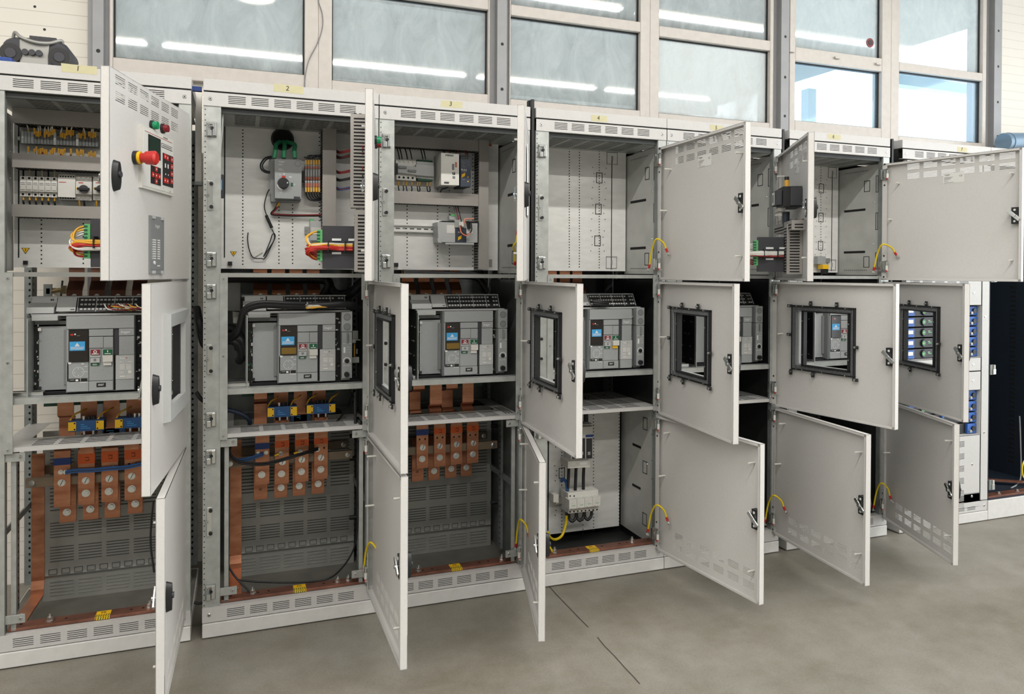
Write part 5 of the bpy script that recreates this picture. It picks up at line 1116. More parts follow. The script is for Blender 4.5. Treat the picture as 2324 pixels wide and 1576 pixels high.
def door_set(k, door, u, tall=False):
    """relay box, duct and wires carried by the inner face of an upper door"""
    d, T = door; y1 = .0105; N = ORD[k]
    slotted_duct(d, T, 'duct', 'slotted grey duct low on the inner face of the %s upper door' % N, (u-.02, u+.045, y1-.066, y1-.001, 1.382, 1.60), None)
    if tall: slotted_duct(d, T, 'duct', 'slotted grey duct high on the inner face of the %s upper door' % N, (u-.10, u-.045, y1-.085, y1-.001, 1.615, 1.955), None)
    t = thing('relay_box', 'dark flat relay box with green connector standing off the %s upper door' % N, 'relay', tuple(T((u, -.11, 1.39))), 'dark relay boxes on upper doors')
    mb = MB(T); mb.box(u-.035, u, -.168, y1-.068, 1.392, 1.545, CHAR); mb.build('case', t, bevel=.001)
    mb = MB(T); mb.box(u-.03, u+.002, -.186, -.168, 1.42, 1.53, LGREEN)
    for i in range(9): mb.box(u-.02, u+.0026, -.187, -.176, 1.424+i*.0118, 1.431+i*.0118, GREENB)
    mb.build('connector', t, label='green plug connector')
    b = thing('wire_bundle', {1: 'bundle of red, yellow and grey wires fanning into the relay box of the first door', 2: 'bundle of red and yellow wires tied across the relay box of the second door', 5: 'bundle of white and red wires tied across the relay box of the fifth door'}[k], 'wire', tuple(T((u, -.12, 1.43))))
    rnd = random.Random(k); cl = {1: [RED]*6+[FERR]*4+[WHITEP]*3, 2: [RED]*9+[FERR]*5+[WHITEP], 5: [DRED]*3+[WHITEP]*8}[k]
    for i, m in enumerate(cl):
        f = i/len(cl); z = 1.424+.10*f if m is not FERR else rnd.choice([1.515, 1.525, 1.428])
        zm = 1.470+.022*(f-.5)-(.026 if m is WHITEP and k == 1 else 0)
        yy = -.186
        mb = MB(T); mb.tube([(u-.012, yy, z), (u-.006, yy-.022+rnd.uniform(-.006, .006), z+(zm-z)*.15), (u+.008, yy-.034+rnd.uniform(-.008, .008), (z+zm)/2), (u+.022, yy-.018, zm+rnd.uniform(-.004, .004)), (u+.018+rnd.uniform(0, .01), -.150, zm+rnd.uniform(-.004, .004)), (u+.014, -.11, zm), (u+.012+rnd.uniform(0, .01), -.062, zm)], .0032, m, 7, 5); mb.build('wire', b)
    for yy in (-.148, -.09): mb = MB(T); mb.box(u-.001, u+.030, yy, yy+.004, 1.452, 1.490, BLACK); mb.build('cable_tie', b)
    for yy, zz in ((-.135, 1.492), (-.135, 1.444), (-.078, 1.492)): mb = MB(T); mb.box(u, u+.003, yy, yy+.032, zz, zz+.008, WHITE); mb.build('wire_base', b)
door_set(2, DOORS[2, 'u'], .30, True)
# ---- cabinet 2 and 5 door wiring differs only in colour
door_set(5, DOORS[5, 'u'], .39)
door_set(1, DOORS[1, 'u'], .335)
# wires crossing from the tall duct to the door duct of cabinet 2
d2, T2 = DOORS[2, 'u']
for i, (py, m, dn) in enumerate(((340, DRED, 'dark red wires, the upper run'), (352, SOFTBLACK, 'black wires, the second run'), (386, DRED, 'dark red wires, the middle run'), (403, SOFTBLACK, 'black wires, the fourth run'), (424, BLUEW, 'red and blue wires, lowest run'))):
    mb = MB()
    for j in range(3): mb.tube([at(762, py+j*3, .27), at(775, py+4+j*2, .18), T2((.26, -.03, at(800, py-2, -.2)[2]-.005*j))], .0021, [m, DRED if i != 3 else SOFTBLACK, m][j], 6)
    solo(mb, 'control_wire', '%s crossing from the tall duct to the second door' % dn, 'wire', 'wires crossing to the open door')
# blue and black door switch on the left post, grey conduit above it
p = at(501, 448, .03); t = thing('door_switch', 'blue and black door lamp switch clipped inside the left post of the second cabinet', 'switch', tuple(p))
mb = MB(); mb.pbox(497, 396, 508, 449, .03, .03, CHAR); mb.build('body', t, bevel=.002); mb = MB(); mb.pbox(494, 394, 500, 448, .02, .02, CYAN); mb.pbox(499, 408, 504, 432, .025, .01, CYAN); mb.build('clip', t, bevel=.002)
mb = MB(); mb.tube([at(506, 250, .03), at(504, 300, .03), at(500, 350, .03), at(501, 396, .035)], .0032, ACBL, 8); solo(mb, 'lamp_cord', 'pale grey cord dropping to the blue door switch', 'cable')
# ---- cabinet 3
duct_h(3, 893, 307, 1090, 338, 'upper grey horizontal duct in the third cabinet', .25)
duct_h(3, 894, 437, 1090, 465, 'lower grey horizontal duct under the pale power supplies in the third cabinet', .25)
duct_v(3, 1087, 305, 1109, 612, 'tall grey duct on the right of the third cabinet', .24)
Y = .255; p = at(925, 405, Y); t = thing('residual_current_breaker', 'white four pole breaker with a grey add-on block in the third cabinet', 'circuit breaker', (p[0], .29, p[2]))
mb = MB(); mb.quadbox([(898, 361), (944, 364), (944, 411), (900, 408)], Y+.015, .05, WHITEP); mb.quadbox([(903, 375), (945, 379), (945, 397), (903, 392)], Y-.004, .04, ACBL); mb.build('body', t, bevel=.001)
for i in range(4):
    mb = MB(); x = 906+i*10.2; mb.cyl(at(x+2, 366+i*.6, Y+.011), at(x+2, 366+i*.6, Y+.015), .0045, CHROME, 10); mb.disc(at(x, 402.5+i*.6, Y+.0145), (0, -1, 0), .005, HOLE, 10); mb.build('terminal', t)
mb = MB(); mb.quadbox([(905, 377), (923, 378), (923, 383), (905, 382)], Y-.012, .012, ACBD); mb.quadbox([(927, 385), (945, 386.5), (945, 391), (927, 389.5)], Y-.012, .012, ACBD); mb.build('toggle', t, bevel=.001)
mb = MB(); mb.quadbox([(893, 370), (903, 371), (903, 396), (893, 395)], Y+.01, .04, CHAR); mb.build('auxiliary_contact', t, label='dark side contact')
mb = MB(); mb.quadbox([(945, 366), (984, 369), (984, 408), (945, 404)], Y+.012, .05, ACBL); mb.quadbox([(944, 373), (985, 376), (985, 401), (944, 398)], Y-.004, .02, ACBL); mb.quadbox([(947, 362), (982, 365), (982, 369), (947, 366)], Y+.02, .03, GREENB); mb.quadbox([(948, 403), (983, 406), (982, 412), (948, 410)], Y+.014, .03, DGREEN); mb.build('add_on_block', t, bevel=.001)
for i, x in enumerate((904, 910, 922, 932, 957, 963)):
    mb = MB(); mb.tube([at(x-4, 333, .285), at(x, 347, .27), at(x+3, 362, .268)], .0026, [SOFTBLACK, SOFTBLACK, SOFTBLACK, CHAR, SOFTBLACK, SOFTBLACK][i], 7); mb.build('wire', t)
for i, x in enumerate((905, 916, 923, 935, 948, 953, 970, 976)):
    mb = MB(); yy = 412+i*.3; mb.tube([at(x, yy, .268), at(x-1, yy+9, .268)], .003, FERR, 7, 1); mb.tube([at(x-1, yy+9, .268), at(x, yy+18, .27), at(x+3*(-1)**i, 438, .28)], .0026, [SOFTBLACK, SOFTBLACK, CHAR, SOFTBLACK][i % 4], 7); mb.build('wire', t)
p = at(1015, 424, .2); t = thing('power_supply', 'wide pale metal power supply left of the dark blue module in the third cabinet', 'power supply', (p[0], .26, p[2]))
mb = MB(); mb.quadbox([(1001, 346), (1042, 349), (1042, 421), (1001, 420)], .19, .13, WHITEP); mb.build('case', t, bevel=.001)
mb = MB(); mb.quadbox([(1011, 350.5), (1029, 351.5), (1029, 355), (1011, 354)], .189, .004, CHAR); mb.quadbox([(1008, 413), (1019, 413.3), (1019, 417), (1008, 416.6)], .189, .004, CHAR)
for i in range(5): mb.disc(at(1013+i*3.4, 353, .188), (0, -1, 0), .002, CHROME, 6)
mb.build('terminal', t); mb = MB()
mb.quadbox([(1033, 368), (1037, 368.3), (1037, 380), (1033, 379.7)], .189, .003, ORBR); mb.quadbox([(1027, 391), (1033, 391.3), (1033, 397), (1027, 396.7)], .1892, .001, INK); mb.quadbox([(1027, 400), (1033, 400.3), (1033, 406), (1027, 405.7)], .1892, .001, GREYTX)
for q in ((1015, 359, 1026, 360), (1026, 372, 1031, 386), (1008, 407, 1019, 411), (1002.5, 365, 1003.5, 372)): mb.pbox(*q, .1892, .0006, PAPER if q[0] != 1026 else GREYTX)
mb.text('P', at(1030, 394, .1885), .010, WHITE); mb.build('front_print', t)
p = at(1056, 425, .2); t = thing('buffer_module', 'dark blue module with yellow chips standing right of the pale power supply', 'power supply', (p[0], .26, p[2]))
mb = MB(); mb.quadbox([(1045, 352), (1069, 354), (1069, 424), (1045, 424)], .205, .115, NAVY); mb.build('case', t, bevel=.001)
mb = MB()
for i in range(4): mb.quadbox([(1046+i*5, 353+i*.3), (1050+i*5, 353.2+i*.3), (1050+i*5, 361+i*.3), (1046+i*5, 361+i*.3)], .203, .004, BLACK)
for i in range(7): mb.disc(at(1046.5+i*3, 426, .2045), (0, -1, 0), .0025, HOLE, 6)
mb.build('terminal', t); mb = MB()
mb.text('PULS', at(1053, 386, .2035), .012, WHITE); a = [at(*q, .2036) for q in ((1048, 396), (1056, 392), (1055, 400), (1047, 404))]; mb.add(a, [(0, 1, 2, 3)], YEL)
for q in ((1062, 402), (1062, 412)): mb.disc(at(*q, .2036), (0, -1, 0), .003, YEL, 8)
for q in ((1048, 366, 1052, 367), (1048, 370, 1056, 371), (1048, 374, 1054, 375), (1048, 378, 1057, 379), (1060, 368, 1066, 369), (1060, 374, 1066, 375), (1048, 389, 1059, 390), (1048, 407, 1055, 408)): mb.pbox(*q, .2036, .0006, GREYTX)
mb.build('front_print', t)
for i, (x, m) in enumerate(((1004, SOFTBLACK), (1016, DRED), (1030, SOFTBLACK), (1036, DRED), (1052, RED), (1056, SOFTBLACK))):
    mb = MB(); mb.tube([at(x-4, 333, .285), at(x, 340, .26), at(x+6, 347+(i > 3)*5, .21)], .0024, m, 6); solo(mb, 'control_wire', '%s wire entering the top of the %s in the third cabinet' % (['first black', 'first dark red', 'second black', 'second dark red', 'bright red', 'third black'][i], 'pale power supply' if i < 4 else 'dark blue module'), 'wire', 'wires into the power supplies')
mb = MB(); mb.tube([at(998, 440, .29), at(1003, 430, .28), at(1010, 428, .27), at(1017, 424, .25)], .0028, NAVY, 7); solo(mb, 'control_wire', 'dark blue wire from under the pale power supply to the lower duct', 'wire')
# DIN rail and battery module
t = thing('mounting_rail', 'bright slotted mounting rail across the plate of the third cabinet', 'mounting rail', tuple(at(940, 530, .31)))
mb = MB(); mb.quadbox([(893, 512), (1000, 516), (1000, 529), (893, 525)], .311, .008, PLATE); mb.quadbox([(893, 510.5), (1000, 514.5), (1000, 516.5), (893, 512.5)], .303, .010, CHROME); mb.quadbox([(893, 524.5), (1000, 528.5), (1000, 530.5), (893, 526.5)], .303, .010, CHROME)
for i in range(6): mb.quadbox([(898+i*16, 517+i*.55), (908+i*16, 517.4+i*.55), (908+i*16, 520+i*.55), (898+i*16, 519.6+i*.55)], .3105, .0006, SEAM)
mb.build('rail', t)
mb = MB(); mb.screw(at(917, 518, .311), .005); mb.screw(at(987, 520, .311), .005); mb.build('screw', t)
p = at(1040, 553, .22); t = thing('battery_module', 'pale metal battery module with a dark blue centre label in the third cabinet', 'battery', (p[0], .26, p[2]))
mb = MB(); mb.quadbox([(993, 504), (1084, 507), (1084, 551), (995, 550)], .22, .095, ACBL); mb.quadbox([(1003, 501), (1033, 502), (1033, 506), (1003, 505)], .222, .05, BLACK); mb.quadbox([(1058, 502), (1087, 503), (1087, 508), (1058, 507)], .222, .05, BLACK); mb.quadbox([(993, 541), (1002, 541), (1002, 552), (994, 551)], .212, .02, ACBL); mb.quadbox([(1011, 551), (1076, 551.5), (1076, 556), (1011, 555)], .218, .06, ACBL); mb.build('case', t, bevel=.001)
mb = MB(); mb.quadbox([(1033, 517), (1058.5, 518), (1058.5, 551.3), (1033, 551)], .2188, .001, NAVY); mb.text('PULS', at(1045, 528, .218), .011, WHITE); a = [at(*q, .218) for q in ((1040, 538), (1048, 534), (1047, 542), (1039, 546))]; mb.add(a, [(0, 1, 2, 3)], YEL); mb.quadbox([(1014, 511), (1032, 511.6), (1032, 530), (1014, 529.5)], .2188, .001, PAPER); mb.quadbox([(1059, 513), (1073, 513.5), (1073, 530), (1059, 529.5)], .2188, .001, PAPER); mb.build('front_label', t)
mb = MB(); mb.quadbox([(1032, 499), (1046, 499.6), (1046, 517), (1032, 516.5)], .214, .02, GALV); mb.quadbox([(1042, 504), (1053, 504.4), (1053, 515), (1042, 514.6)], .206, .012, WHITEP); mb.quadbox([(1060, 505), (1067, 505.5), (1069, 519), (1062, 520)], .205, .012, BLACK); mb.build('connector', t, bevel=.001)
mb = MB(); mb.tube([at(1046, 512, .205), at(1049, 526, .20), at(1060, 533, .198), at(1070, 524, .198), at(1069, 508, .2), at(1062, 502, .205)], .003, SOFTBLACK, 7); mb.build('wire', t)
mb = MB(); mb.tube([at(1043, 512, .203), at(1047, 528, .196), at(1058, 535, .194), at(1067, 530, .194)], .0032, mat('salmon_wire', 'e0806a', .5), 7); mb.build('wire', t); mb = MB(); mb.tube([at(1056, 510, .203), at(1054, 499, .2), at(1060, 497, .2), at(1075, 497, .205)], .0032, mat('pale_salmon_wire', 'e39a80', .5), 7); mb.build('wire', t)
mb = MB(); mb.pbox(1020, 490, 1035, 499, .29, .02, ACBL); mb.pbox(1024, 486, 1033, 491, .288, .02, LGREEN); solo(mb, 'small_terminal', 'small green topped terminal just above the battery module', 'terminal')
for i, (x, m, dn) in enumerate(((1032, GREYTX, 'grey'), (1036, DRED, 'dark red'), (1041, SOFTBLACK, 'black'))):
    mb = MB(); mb.tube([at(x-3, 466, .285), at(x, 478, .285), at(x+3, 490, .28), at(x+6, 503, .25)], .0024, m, 6); solo(mb, 'control_wire', '%s wire dropping from the lower duct to the battery module' % dn, 'wire', 'wires down to the battery module')
# small stray labels on the plate edge of cabinet 3
mb = MB(); mb.pbox(1109, 311, 1116, 332, UPY-.002, .001, ORBR); mb.pbox(1110, 589, 1117, 607, UPY-.002, .001, DUCT); mb.build('plate_clip', CABS[3])

# ================================================================== DEVICES ON THE FIRST DOOR
d1, T1 = DOORS[1, 'u']; OU = (-1, 0, 0); YO = .0125
def dpt(u, y, z): return T1((u, y, z))
H1, U1, N1 = door_frame('1u')
def dev(name, label, cat, u, z, group=None): return thing(name, label, cat, tuple(T1((u, YO, z))), group)
UX = tuple(-U1); TX = lambda mb, s, u, y, z, size, m: mb.add([np.array(p) for p in []], [], m)
def dtext(parent, name, items, label=None):
    mb = MB()
    for s, u, y, z, size, m in items: mb.text(s, T1((u, y, z)), size, m, UX)
    return mb.build(name, parent, label=label)
for u, z, mcol, lab in ((.320, 1.852, GLOWG, 'green pilot lamp above the controller on the first door'), (.231, 1.859, GLOWR, 'dark red pilot lamp above the controller on the first door')):
    t = dev('pilot_lamp', lab, 'lamp', u, z-.016, 'pilot lamps on the first door'); mb = MB(T1); mb.cyl((u, YO, z), (u, YO+.008, z), .0165, BLACK, 20); mb.build('ring', t); mb = MB(T1); mb.cyl((u, YO+.008, z), (u, YO+.022, z), .0135, mcol, 20, .012); mb.build('lens', t)
t_ = thing('pilot_lamp', 'green pilot lamp on the outer face of the second door', 'lamp', tuple(DOORS[2, 'u'][1]((.30, .0125, 1.84)))); mb = MB(DOORS[2, 'u'][1]); mb.cyl((.30, YO, 1.855), (.30, YO+.008, 1.855), .0165, BLACK, 20); mb.build('ring', t_); mb = MB(DOORS[2, 'u'][1]); mb.cyl((.30, YO+.008, 1.855), (.30, YO+.022, 1.855), .0135, GLOWG, 20, .012); mb.build('lens', t_)
t_ = thing('pilot_lamp', 'dark red pilot lamp on the outer face of the second door', 'lamp', tuple(DOORS[2, 'u'][1]((.21, .0125, 1.84)))); mb = MB(DOORS[2, 'u'][1]); mb.cyl((.21, YO, 1.855), (.21, YO+.008, 1.855), .0165, BLACK, 20); mb.build('ring', t_); mb = MB(DOORS[2, 'u'][1]); mb.cyl((.21, YO+.008, 1.855), (.21, YO+.022, 1.855), .0135, GLOWR, 20, .012); mb.build('lens', t_)
mb = MB(DOORS[3, 'u'][1]); mb.hexa([(.22, YO, 1.60), (.43, YO, 1.60), (.43, YO, 1.86), (.22, YO, 1.86)], (0, 0, 0.0002), WHITE) if 0 else mb.add([(.22, YO+.001, 1.60), (.43, YO+.004, 1.595), (.43, YO+.003, 1.86), (.22, YO+.001, 1.86), (.22, YO+.002, 1.60), (.43, YO+.010, 1.595), (.43, YO+.006, 1.86), (.22, YO+.002, 1.86)], [(0, 3, 2, 1), (4, 5, 6, 7), (0, 1, 5, 4), (1, 2, 6, 5), (2, 3, 7, 6), (3, 0, 4, 7)], WHITE)
solo(mb, 'paper_sheet', 'white paper sheets taped to the outer face of the third door', 'paper')
t = dev('emergency_stop', 'red emergency stop button with a yellow ring on the first door', 'button', .450, 1.70); z = 1.728; u = .448
mb = MB(T1); mb.cyl((u, YO, z), (u, YO+.012, z), .021, BLACK, 24); mb.cyl((u, YO+.012, z), (u, YO+.020, z), .019, YEL, 24); mb.build('collar', t)
mb = MB(T1); mb.cyl((u, YO+.020, z), (u, YO+.035, z), .014, RED, 24, .016); mb.cyl((u, YO+.035, z), (u, YO+.062, z), .020, RED, 28, .022); mb.cyl((u, YO+.062, z), (u, YO+.068, z), .022, RED, 28, .016); mb.build('button', t)
t = dev('controller_panel', 'pale controller panel with a dark screen and red keys on the first door', 'controller', .28, 1.645)
P0, P1, Q0, Q1 = .148, .418, 1.640, 1.838
mb = MB(T1); mb.box(P0, P1, YO, YO+.010, Q0, Q1, OFFW); mb.box(P0+.008, P1-.008, YO+.010, YO+.011, Q0+.008, Q1-.006, WHITEP); mb.box(P0+.02, P1-.02, YO+.0112, YO+.0116, Q1-.018, Q1-.0165, RED); mb.build('case', t, bevel=.002)
def key(u0, u1, z0, z1, m=RED, nm='key'): mb = MB(T1); mb.box(u0, u1, YO+.0125, YO+.0142, z0, z1, m); mb.box(u0+(u1-u0)*.35, u0+(u1-u0)*.65, YO+.0142, YO+.0146, z0+(z1-z0)*.35, z0+(z1-z0)*.65, WHITE); mb.build(nm, t)
mb = MB(T1); mb.box(.272, .372, YO+.011, YO+.0125, 1.745, 1.815, BLACK); mb.box(.280, .366, YO+.0125, YO+.0128, 1.750, 1.810, SCREEN); mb.build('screen', t)
mb = MB(T1); mb.box(.160, .252, YO+.011, YO+.0125, 1.668, 1.775, BLACK); mb.box(.270, .352, YO+.011, YO+.0125, 1.662, 1.720, BLACK); mb.box(.168, .262, YO+.011, YO+.0116, 1.792, 1.806, INK); mb.box(.170, .260, YO+.0116, YO+.0119, 1.794, 1.804, WHITEP); mb.box(.176, .254, YO+.0119, YO+.0121, 1.797, 1.801, GREYTX); mb.build('keypad_field', t)
for a, b in ((.229, 1.756), (.207, 1.754), (.168, 1.754), (.168, 1.730), (.168, 1.705), (.168, 1.680), (.207, 1.676), (.229, 1.676)): key(a, a+.017, b, b+.017)
for a, b in ((.303, 1.704), (.303, 1.683), (.330, 1.683), (.277, 1.683), (.303, 1.664)): key(a, a+.017, b, b+.016)
for a in (.203, .227):
    mb = MB(T1); mb.box(a, a+.009, YO+.0125, YO+.0128, 1.728, 1.742, WHITE); mb.box(a, a+.005, YO+.0125, YO+.0128, 1.704, 1.709, WHITE); mb.build('indicator', t)
dtext(t, 'symbols', [('!', .245, YO+.0115, 1.655, .014, INK), ('x', .185, YO+.0115, 1.653, .012, INK), (':', .318, YO+.0115, 1.734, .016, INK)])
mb = MB(T1); mb.box(P0+.06, P0+.10, YO+.0112, YO+.0115, 1.825, 1.829, GREYTX); mb.build('print', t)
t = dev('relay_plate', 'slim dark grey relay plate with white print low on the first door', 'relay', .28, 1.372)
mb = MB(T1); mb.box(.224, .340, YO, YO+.006, 1.372, 1.560, ACBD); mb.box(.230, .334, YO+.006, YO+.007, 1.385, 1.548, ACBD)
for a in (.245, .318):
    for z in (1.377, 1.555): mb.box(a-.008, a+.008, YO+.006, YO+.012, z-.005, z+.005, ACBL)
mb.build('plate', t, bevel=.001)
mb = MB(T1)
for i in range(9):
    z = 1.480-i*.0075
    mb.box(.296, .322, YO+.007, YO+.0074, z, z+.004, PAPER); mb.box(.262, .284, YO+.007, YO+.0074, z, z+.004, PAPER); mb.box(.326, .330, YO+.007, YO+.0074, z, z+.003, PAPER)
mb.cyl((.312, YO+.007, 1.408), (.312, YO+.010, 1.408), .006, WHITE, 12); mb.box(.262, .285, YO+.007, YO+.0074, 1.396, 1.400, PAPER); mb.build('print', t)
dtext(t, 'lettering', [(':hager', .285, YO+.0076, 1.528, .017, WHITE)])
# contactor on the inner face of the upper door of cabinet 5
d5, T5 = DOORS[5, 'u']; Yi = .0105
t = thing('contactor', 'black contactor with a white label on the inner face of a narrow open door', 'contactor', tuple(T5((.30, -.03, 1.66))))
mb = MB(T5); mb.box(.27, .42, Yi-.080, Yi-.001, 1.675, 1.765, BLACK); mb.box(.30, .40, Yi-.105, Yi-.08, 1.685, 1.75, CHAR); mb.box(.41, .425, Yi-.05, Yi-.001, 1.680, 1.760, CHAR); mb.build('body', t, bevel=.002)
mb = MB(T5); mb.box(.31, .36, Yi-.1064, Yi-.105, 1.69, 1.745, PAPER); mb.box(.32, .35, Yi-.107, Yi-.1064, 1.70, 1.735, GREYTX); mb.build('type_label', t)
mb = MB(T5); mb.box(.26, .272, Yi-.09, Yi-.075, 1.70, 1.712, WHITEP); mb.box(.29, .37, Yi-.09, Yi-.06, 1.660, 1.675, OFFW); mb.build('terminal', t)
mb = MB(T5); mb.cyl((.345, Yi-.05, 1.765), (.345, Yi-.05, 1.80), .010, FERR, 10); mb.cyl((.345, Yi-.05, 1.80), (.345, Yi-.05, 1.815), .010, SOFTBLACK, 10); mb.tube([(.33, Yi-.05, 1.66), (.33, Yi-.05, 1.62), (.33, Yi-.045, 1.59)], .016, NAVY, 10); mb.build('wire', t)
slotted_duct(d5, T5, 'duct', 'short grey duct lying across under the black contactor', (.12, .50, Yi-.06, Yi-.001, 1.570, 1.612), None)
# ---- cabinet 6 bay: small terminal with an orange plug
p = at(1868, 605, .29); t = thing('small_terminal', 'small terminal on a short rail with an orange plug in the sixth cabinet', 'terminal', tuple(p))
mb = MB(); mb.pbox(1848, 586, 1884, 596, .31, .008, CHROME); mb.pbox(1856, 582, 1874, 600, .28, .03, ACBG); mb.build('body', t, bevel=.001)
mb = MB(); mb.pbox(1868, 601, 1881, 611, .26, .04, YEL); mb.pbox(1868, 611, 1880, 622, .27, .02, BLACK); mb.build('plug', t, bevel=.001, label='orange plug')

# ================================================================== LOWER BAY OF CABINET 4
Yd = .24; p = at(1318, 1062, Yd); t = thing('fuse_switch', 'white fuse switch with dark windows hanging behind the middle door of the fourth cabinet', 'fuse switch', (p[0], .29, p[2]))
mb = MB(); mb.quadbox([(1296, 965), (1345, 962), (1345, 1041), (1296, 1044)], Yd+.01, .07, WHITEP); mb.quadbox([(1312, 970), (1346, 968), (1346, 975), (1312, 977)], Yd-.01, .03, OFFW); mb.quadbox([(1330, 988), (1346, 987), (1346, 992), (1330, 993)], Yd+.006, .006, TBLUE); mb.build('body', t, bevel=.001)
for i in range(3): mb = MB(); x = 1299+i*16; mb.quadbox([(x, 996), (x+13, 995.3), (x+13, 1041), (x, 1042)], Yd+.007, .006, CHAR); mb.quadbox([(x+3, 1026), (x+9, 1025.8), (x+9, 1033), (x+3, 1033.3)], Yd+.0062, .002, ACBL); mb.build('fuse_window', t)
mb = MB(); mb.quadbox([(1289, 1048), (1339, 1045), (1339, 1061), (1289, 1064)], Yd-.03, .09, OFFW); mb.quadbox([(1297, 1052), (1306, 1051.5), (1306, 1056), (1297, 1056.5)], Yd-.0308, .001, PAPER); mb.quadbox([(1316, 1050), (1333, 1049), (1333, 1055), (1316, 1056)], Yd-.0308, .001, WHITE); mb.build('terminal_cover', t, bevel=.001)
for i, x in enumerate((1291, 1307.5, 1325)):
    mb = MB(); mb.tube([at(x, 1062, .26), at(x-1, 1085, .26), at(x-3+i, 1115, .26)], .0075, SOFTBLACK, 10); solo(mb, 'power_cable', '%s of three black cables between the fuse switch and the white surge arrester' % ['left one', 'middle one', 'right one'][i], 'cable', 'black cables in the lower bay')
mb = MB(); mb.tube([at(1275, 1092, .335), at(1277, 1088, .30), at(1284, 1093, .28), at(1287, 1104, .265), at(1288, 1114, .26)], .0085, BLUEW, 10); solo(mb, 'power_cable', 'blue cable curving out of the plate to the white surge arrester', 'cable')
Ys = .20; p = at(1325, 1166, Ys); t = thing('surge_arrester', 'white four part surge arrester in the lower bay of the fourth cabinet', 'surge arrester', (p[0], .27, p[2]))
mb = MB(); mb.quadbox([(1289, 1120), (1358, 1112), (1359, 1159), (1290, 1167)], Ys+.03, .09, WHITEP); mb.build('base', t, bevel=.002)
for i in range(4):
    x = 1292+i*17.8; y = 1136-i*2.2; mb = MB(); mb.quadbox([(x, y), (x+17.2, y-2.1), (x+17.2, y+18.5), (x, y+21)], Ys, .05, WHITEP); mb.disc(at(x+6, y+8, Ys-.0006), (0, -1, 0), .004, OFFW, 12); mb.pbox(x+6, y+12, x+14, y+13, Ys-.0007, .0005, LGREEN); mb.pbox(x+3, y+19, x+6, y+20, Ys-.0007, .0005, GREYTX); mb.build('cartridge', t, bevel=.001)
mb = MB()
for i in range(8): mb.disc(at(1294+i*8.7, 1162.5-i*.75, Ys+.029), (0, -1, 0), .0042, HOLE, 8)
for x in (1294, 1303): mb.disc(at(x, 1126.5, Ys+.0295), (0, -1, 0), .004, HOLE, 8)
mb.build('screw_hole', t)
mb = MB(); mb.quadbox([(1262, 1130), (1290, 1129), (1290, 1143), (1262, 1146)], .30, .03, CHROME); mb.quadbox([(1256, 1124), (1268, 1123), (1268, 1142), (1256, 1141)], .275, .05, OFFW); mb.build('rail', t, bevel=.001)
for i in range(3):
    x = 1291+i*17.5; mb = MB(); mb.tube([at(x, 1164-i*2, .25), at(x+1, 1176-i*2, .25), at(x+7, 1184-i*2, .24), at(x+15, 1177-i*2, .245), at(x+17, 1163-i*2, .25)], .0072, SOFTBLACK, 10); solo(mb, 'link_cable', '%s of three black looped links under the white surge arrester' % ['left one', 'middle one', 'right one'][i], 'cable', 'looped links under the surge arrester')
mb = MB(); mb.tube([at(1286, 1168, .25), at(1284, 1190, .25), at(1276, 1215, .24), at(1262, 1225, .22), at(1250, 1222, .19), at(1243, 1210, .16)], .0065, YELC, 10); mb.tube([at(1286, 1164, .25), at(1286, 1170, .25)], .007, SOFTBLACK, 10, 1); solo(mb, 'earth_cable', 'thick yellow earth cable curving down from the white surge arrester', 'cable')
mb = MB(); mb.tube([at(1243, 1210, .16), at(1240, 1222, .12), at(1246, 1238, .08), (at(1253, 1252, .05))], .0042, YELC, 9); mb.tube([at(1246, 1208, .17), at(1243, 1222, .12), at(1247, 1240, .08), at(1254, 1253, .05)], .0038, YELC, 9); solo(mb, 'earth_cable', 'thin yellow wires ending on the earth rail of the fourth cabinet', 'cable')
mb = MB(); mb.tube([at(1331, 900, .30), at(1330, 930, .28), at(1330, 958, .27)], .011, SOFTBLACK, 12); solo(mb, 'power_cable', 'thick black cable entering the top of the white fuse switch', 'cable')

# ================================================================== EARTH STRAPS OF THE DOORS
def strap(k, lv, a, m, e, lab):
    H, u, n = door_frame('%d%s' % (k, lv)); X = XL[k]+W
    p0 = at(*a, .006); p2 = atp(*e, H+n*(-.0125), n) if abs(n @ unit(ray(*e))) > .12 else at(*e, -.09)
    if np.linalg.norm(p2-p0) > .25: p2 = at(*e, -.08)
    pm = at(*m, (p0[1]+p2[1])/2-.02)
    t = thing('earth_strap', lab, 'cable', tuple(p0), 'yellow earth straps at the door hinges')
    q1 = p0*.72+pm*.28+np.array([0, -.006, 0]); q1[2] = p0[2]+(pm[2]-p0[2])*.62; q2 = p2*.72+pm*.28; q2[2] = p2[2]+(pm[2]-p2[2])*.62
    mb = MB(); mb.tube([p0, q1, pm, q2, p2], .0042, YELC, 10, 8); mb.build('cord', t)
    for p, q, y in ((p0, q1, 0), (p2, q2, 0)):
        mb = MB(); d = unit(p-q); mb.cyl(p-d*.004, p+d*.014, .0058, RED, 10); mb.cyl(p+d*.014, p+d*.026, .004, CHROME, 8); mb.hexbolt(p+d*.026, .0055); mb.build('cable_lug', t, label='red sleeved lug')
strap(2, 'l', (826, 1293), (840, 1232), (858, 1262), 'yellow earth strap at the foot of the second cabinet')
strap(3, 'l', (1171, 1235), (1181, 1180), (1199, 1212), 'yellow earth strap at the foot of the third cabinet')
strap(3, 'u', (1169, 595), (1165, 560), (1174, 531), 'yellow earth strap half hidden behind the upper door of the third cabinet')
strap(4, 'u', (1474, 602), (1490, 543), (1512, 566), 'yellow earth strap at the upper door of the fourth cabinet')
strap(4, 'l', (1471, 1202), (1490, 1147), (1513, 1176), 'yellow earth strap at the foot of the fourth cabinet')
strap(5, 'l', (1737, 1180), (1755, 1125), (1779, 1152), 'yellow earth strap at the foot of the fifth cabinet')
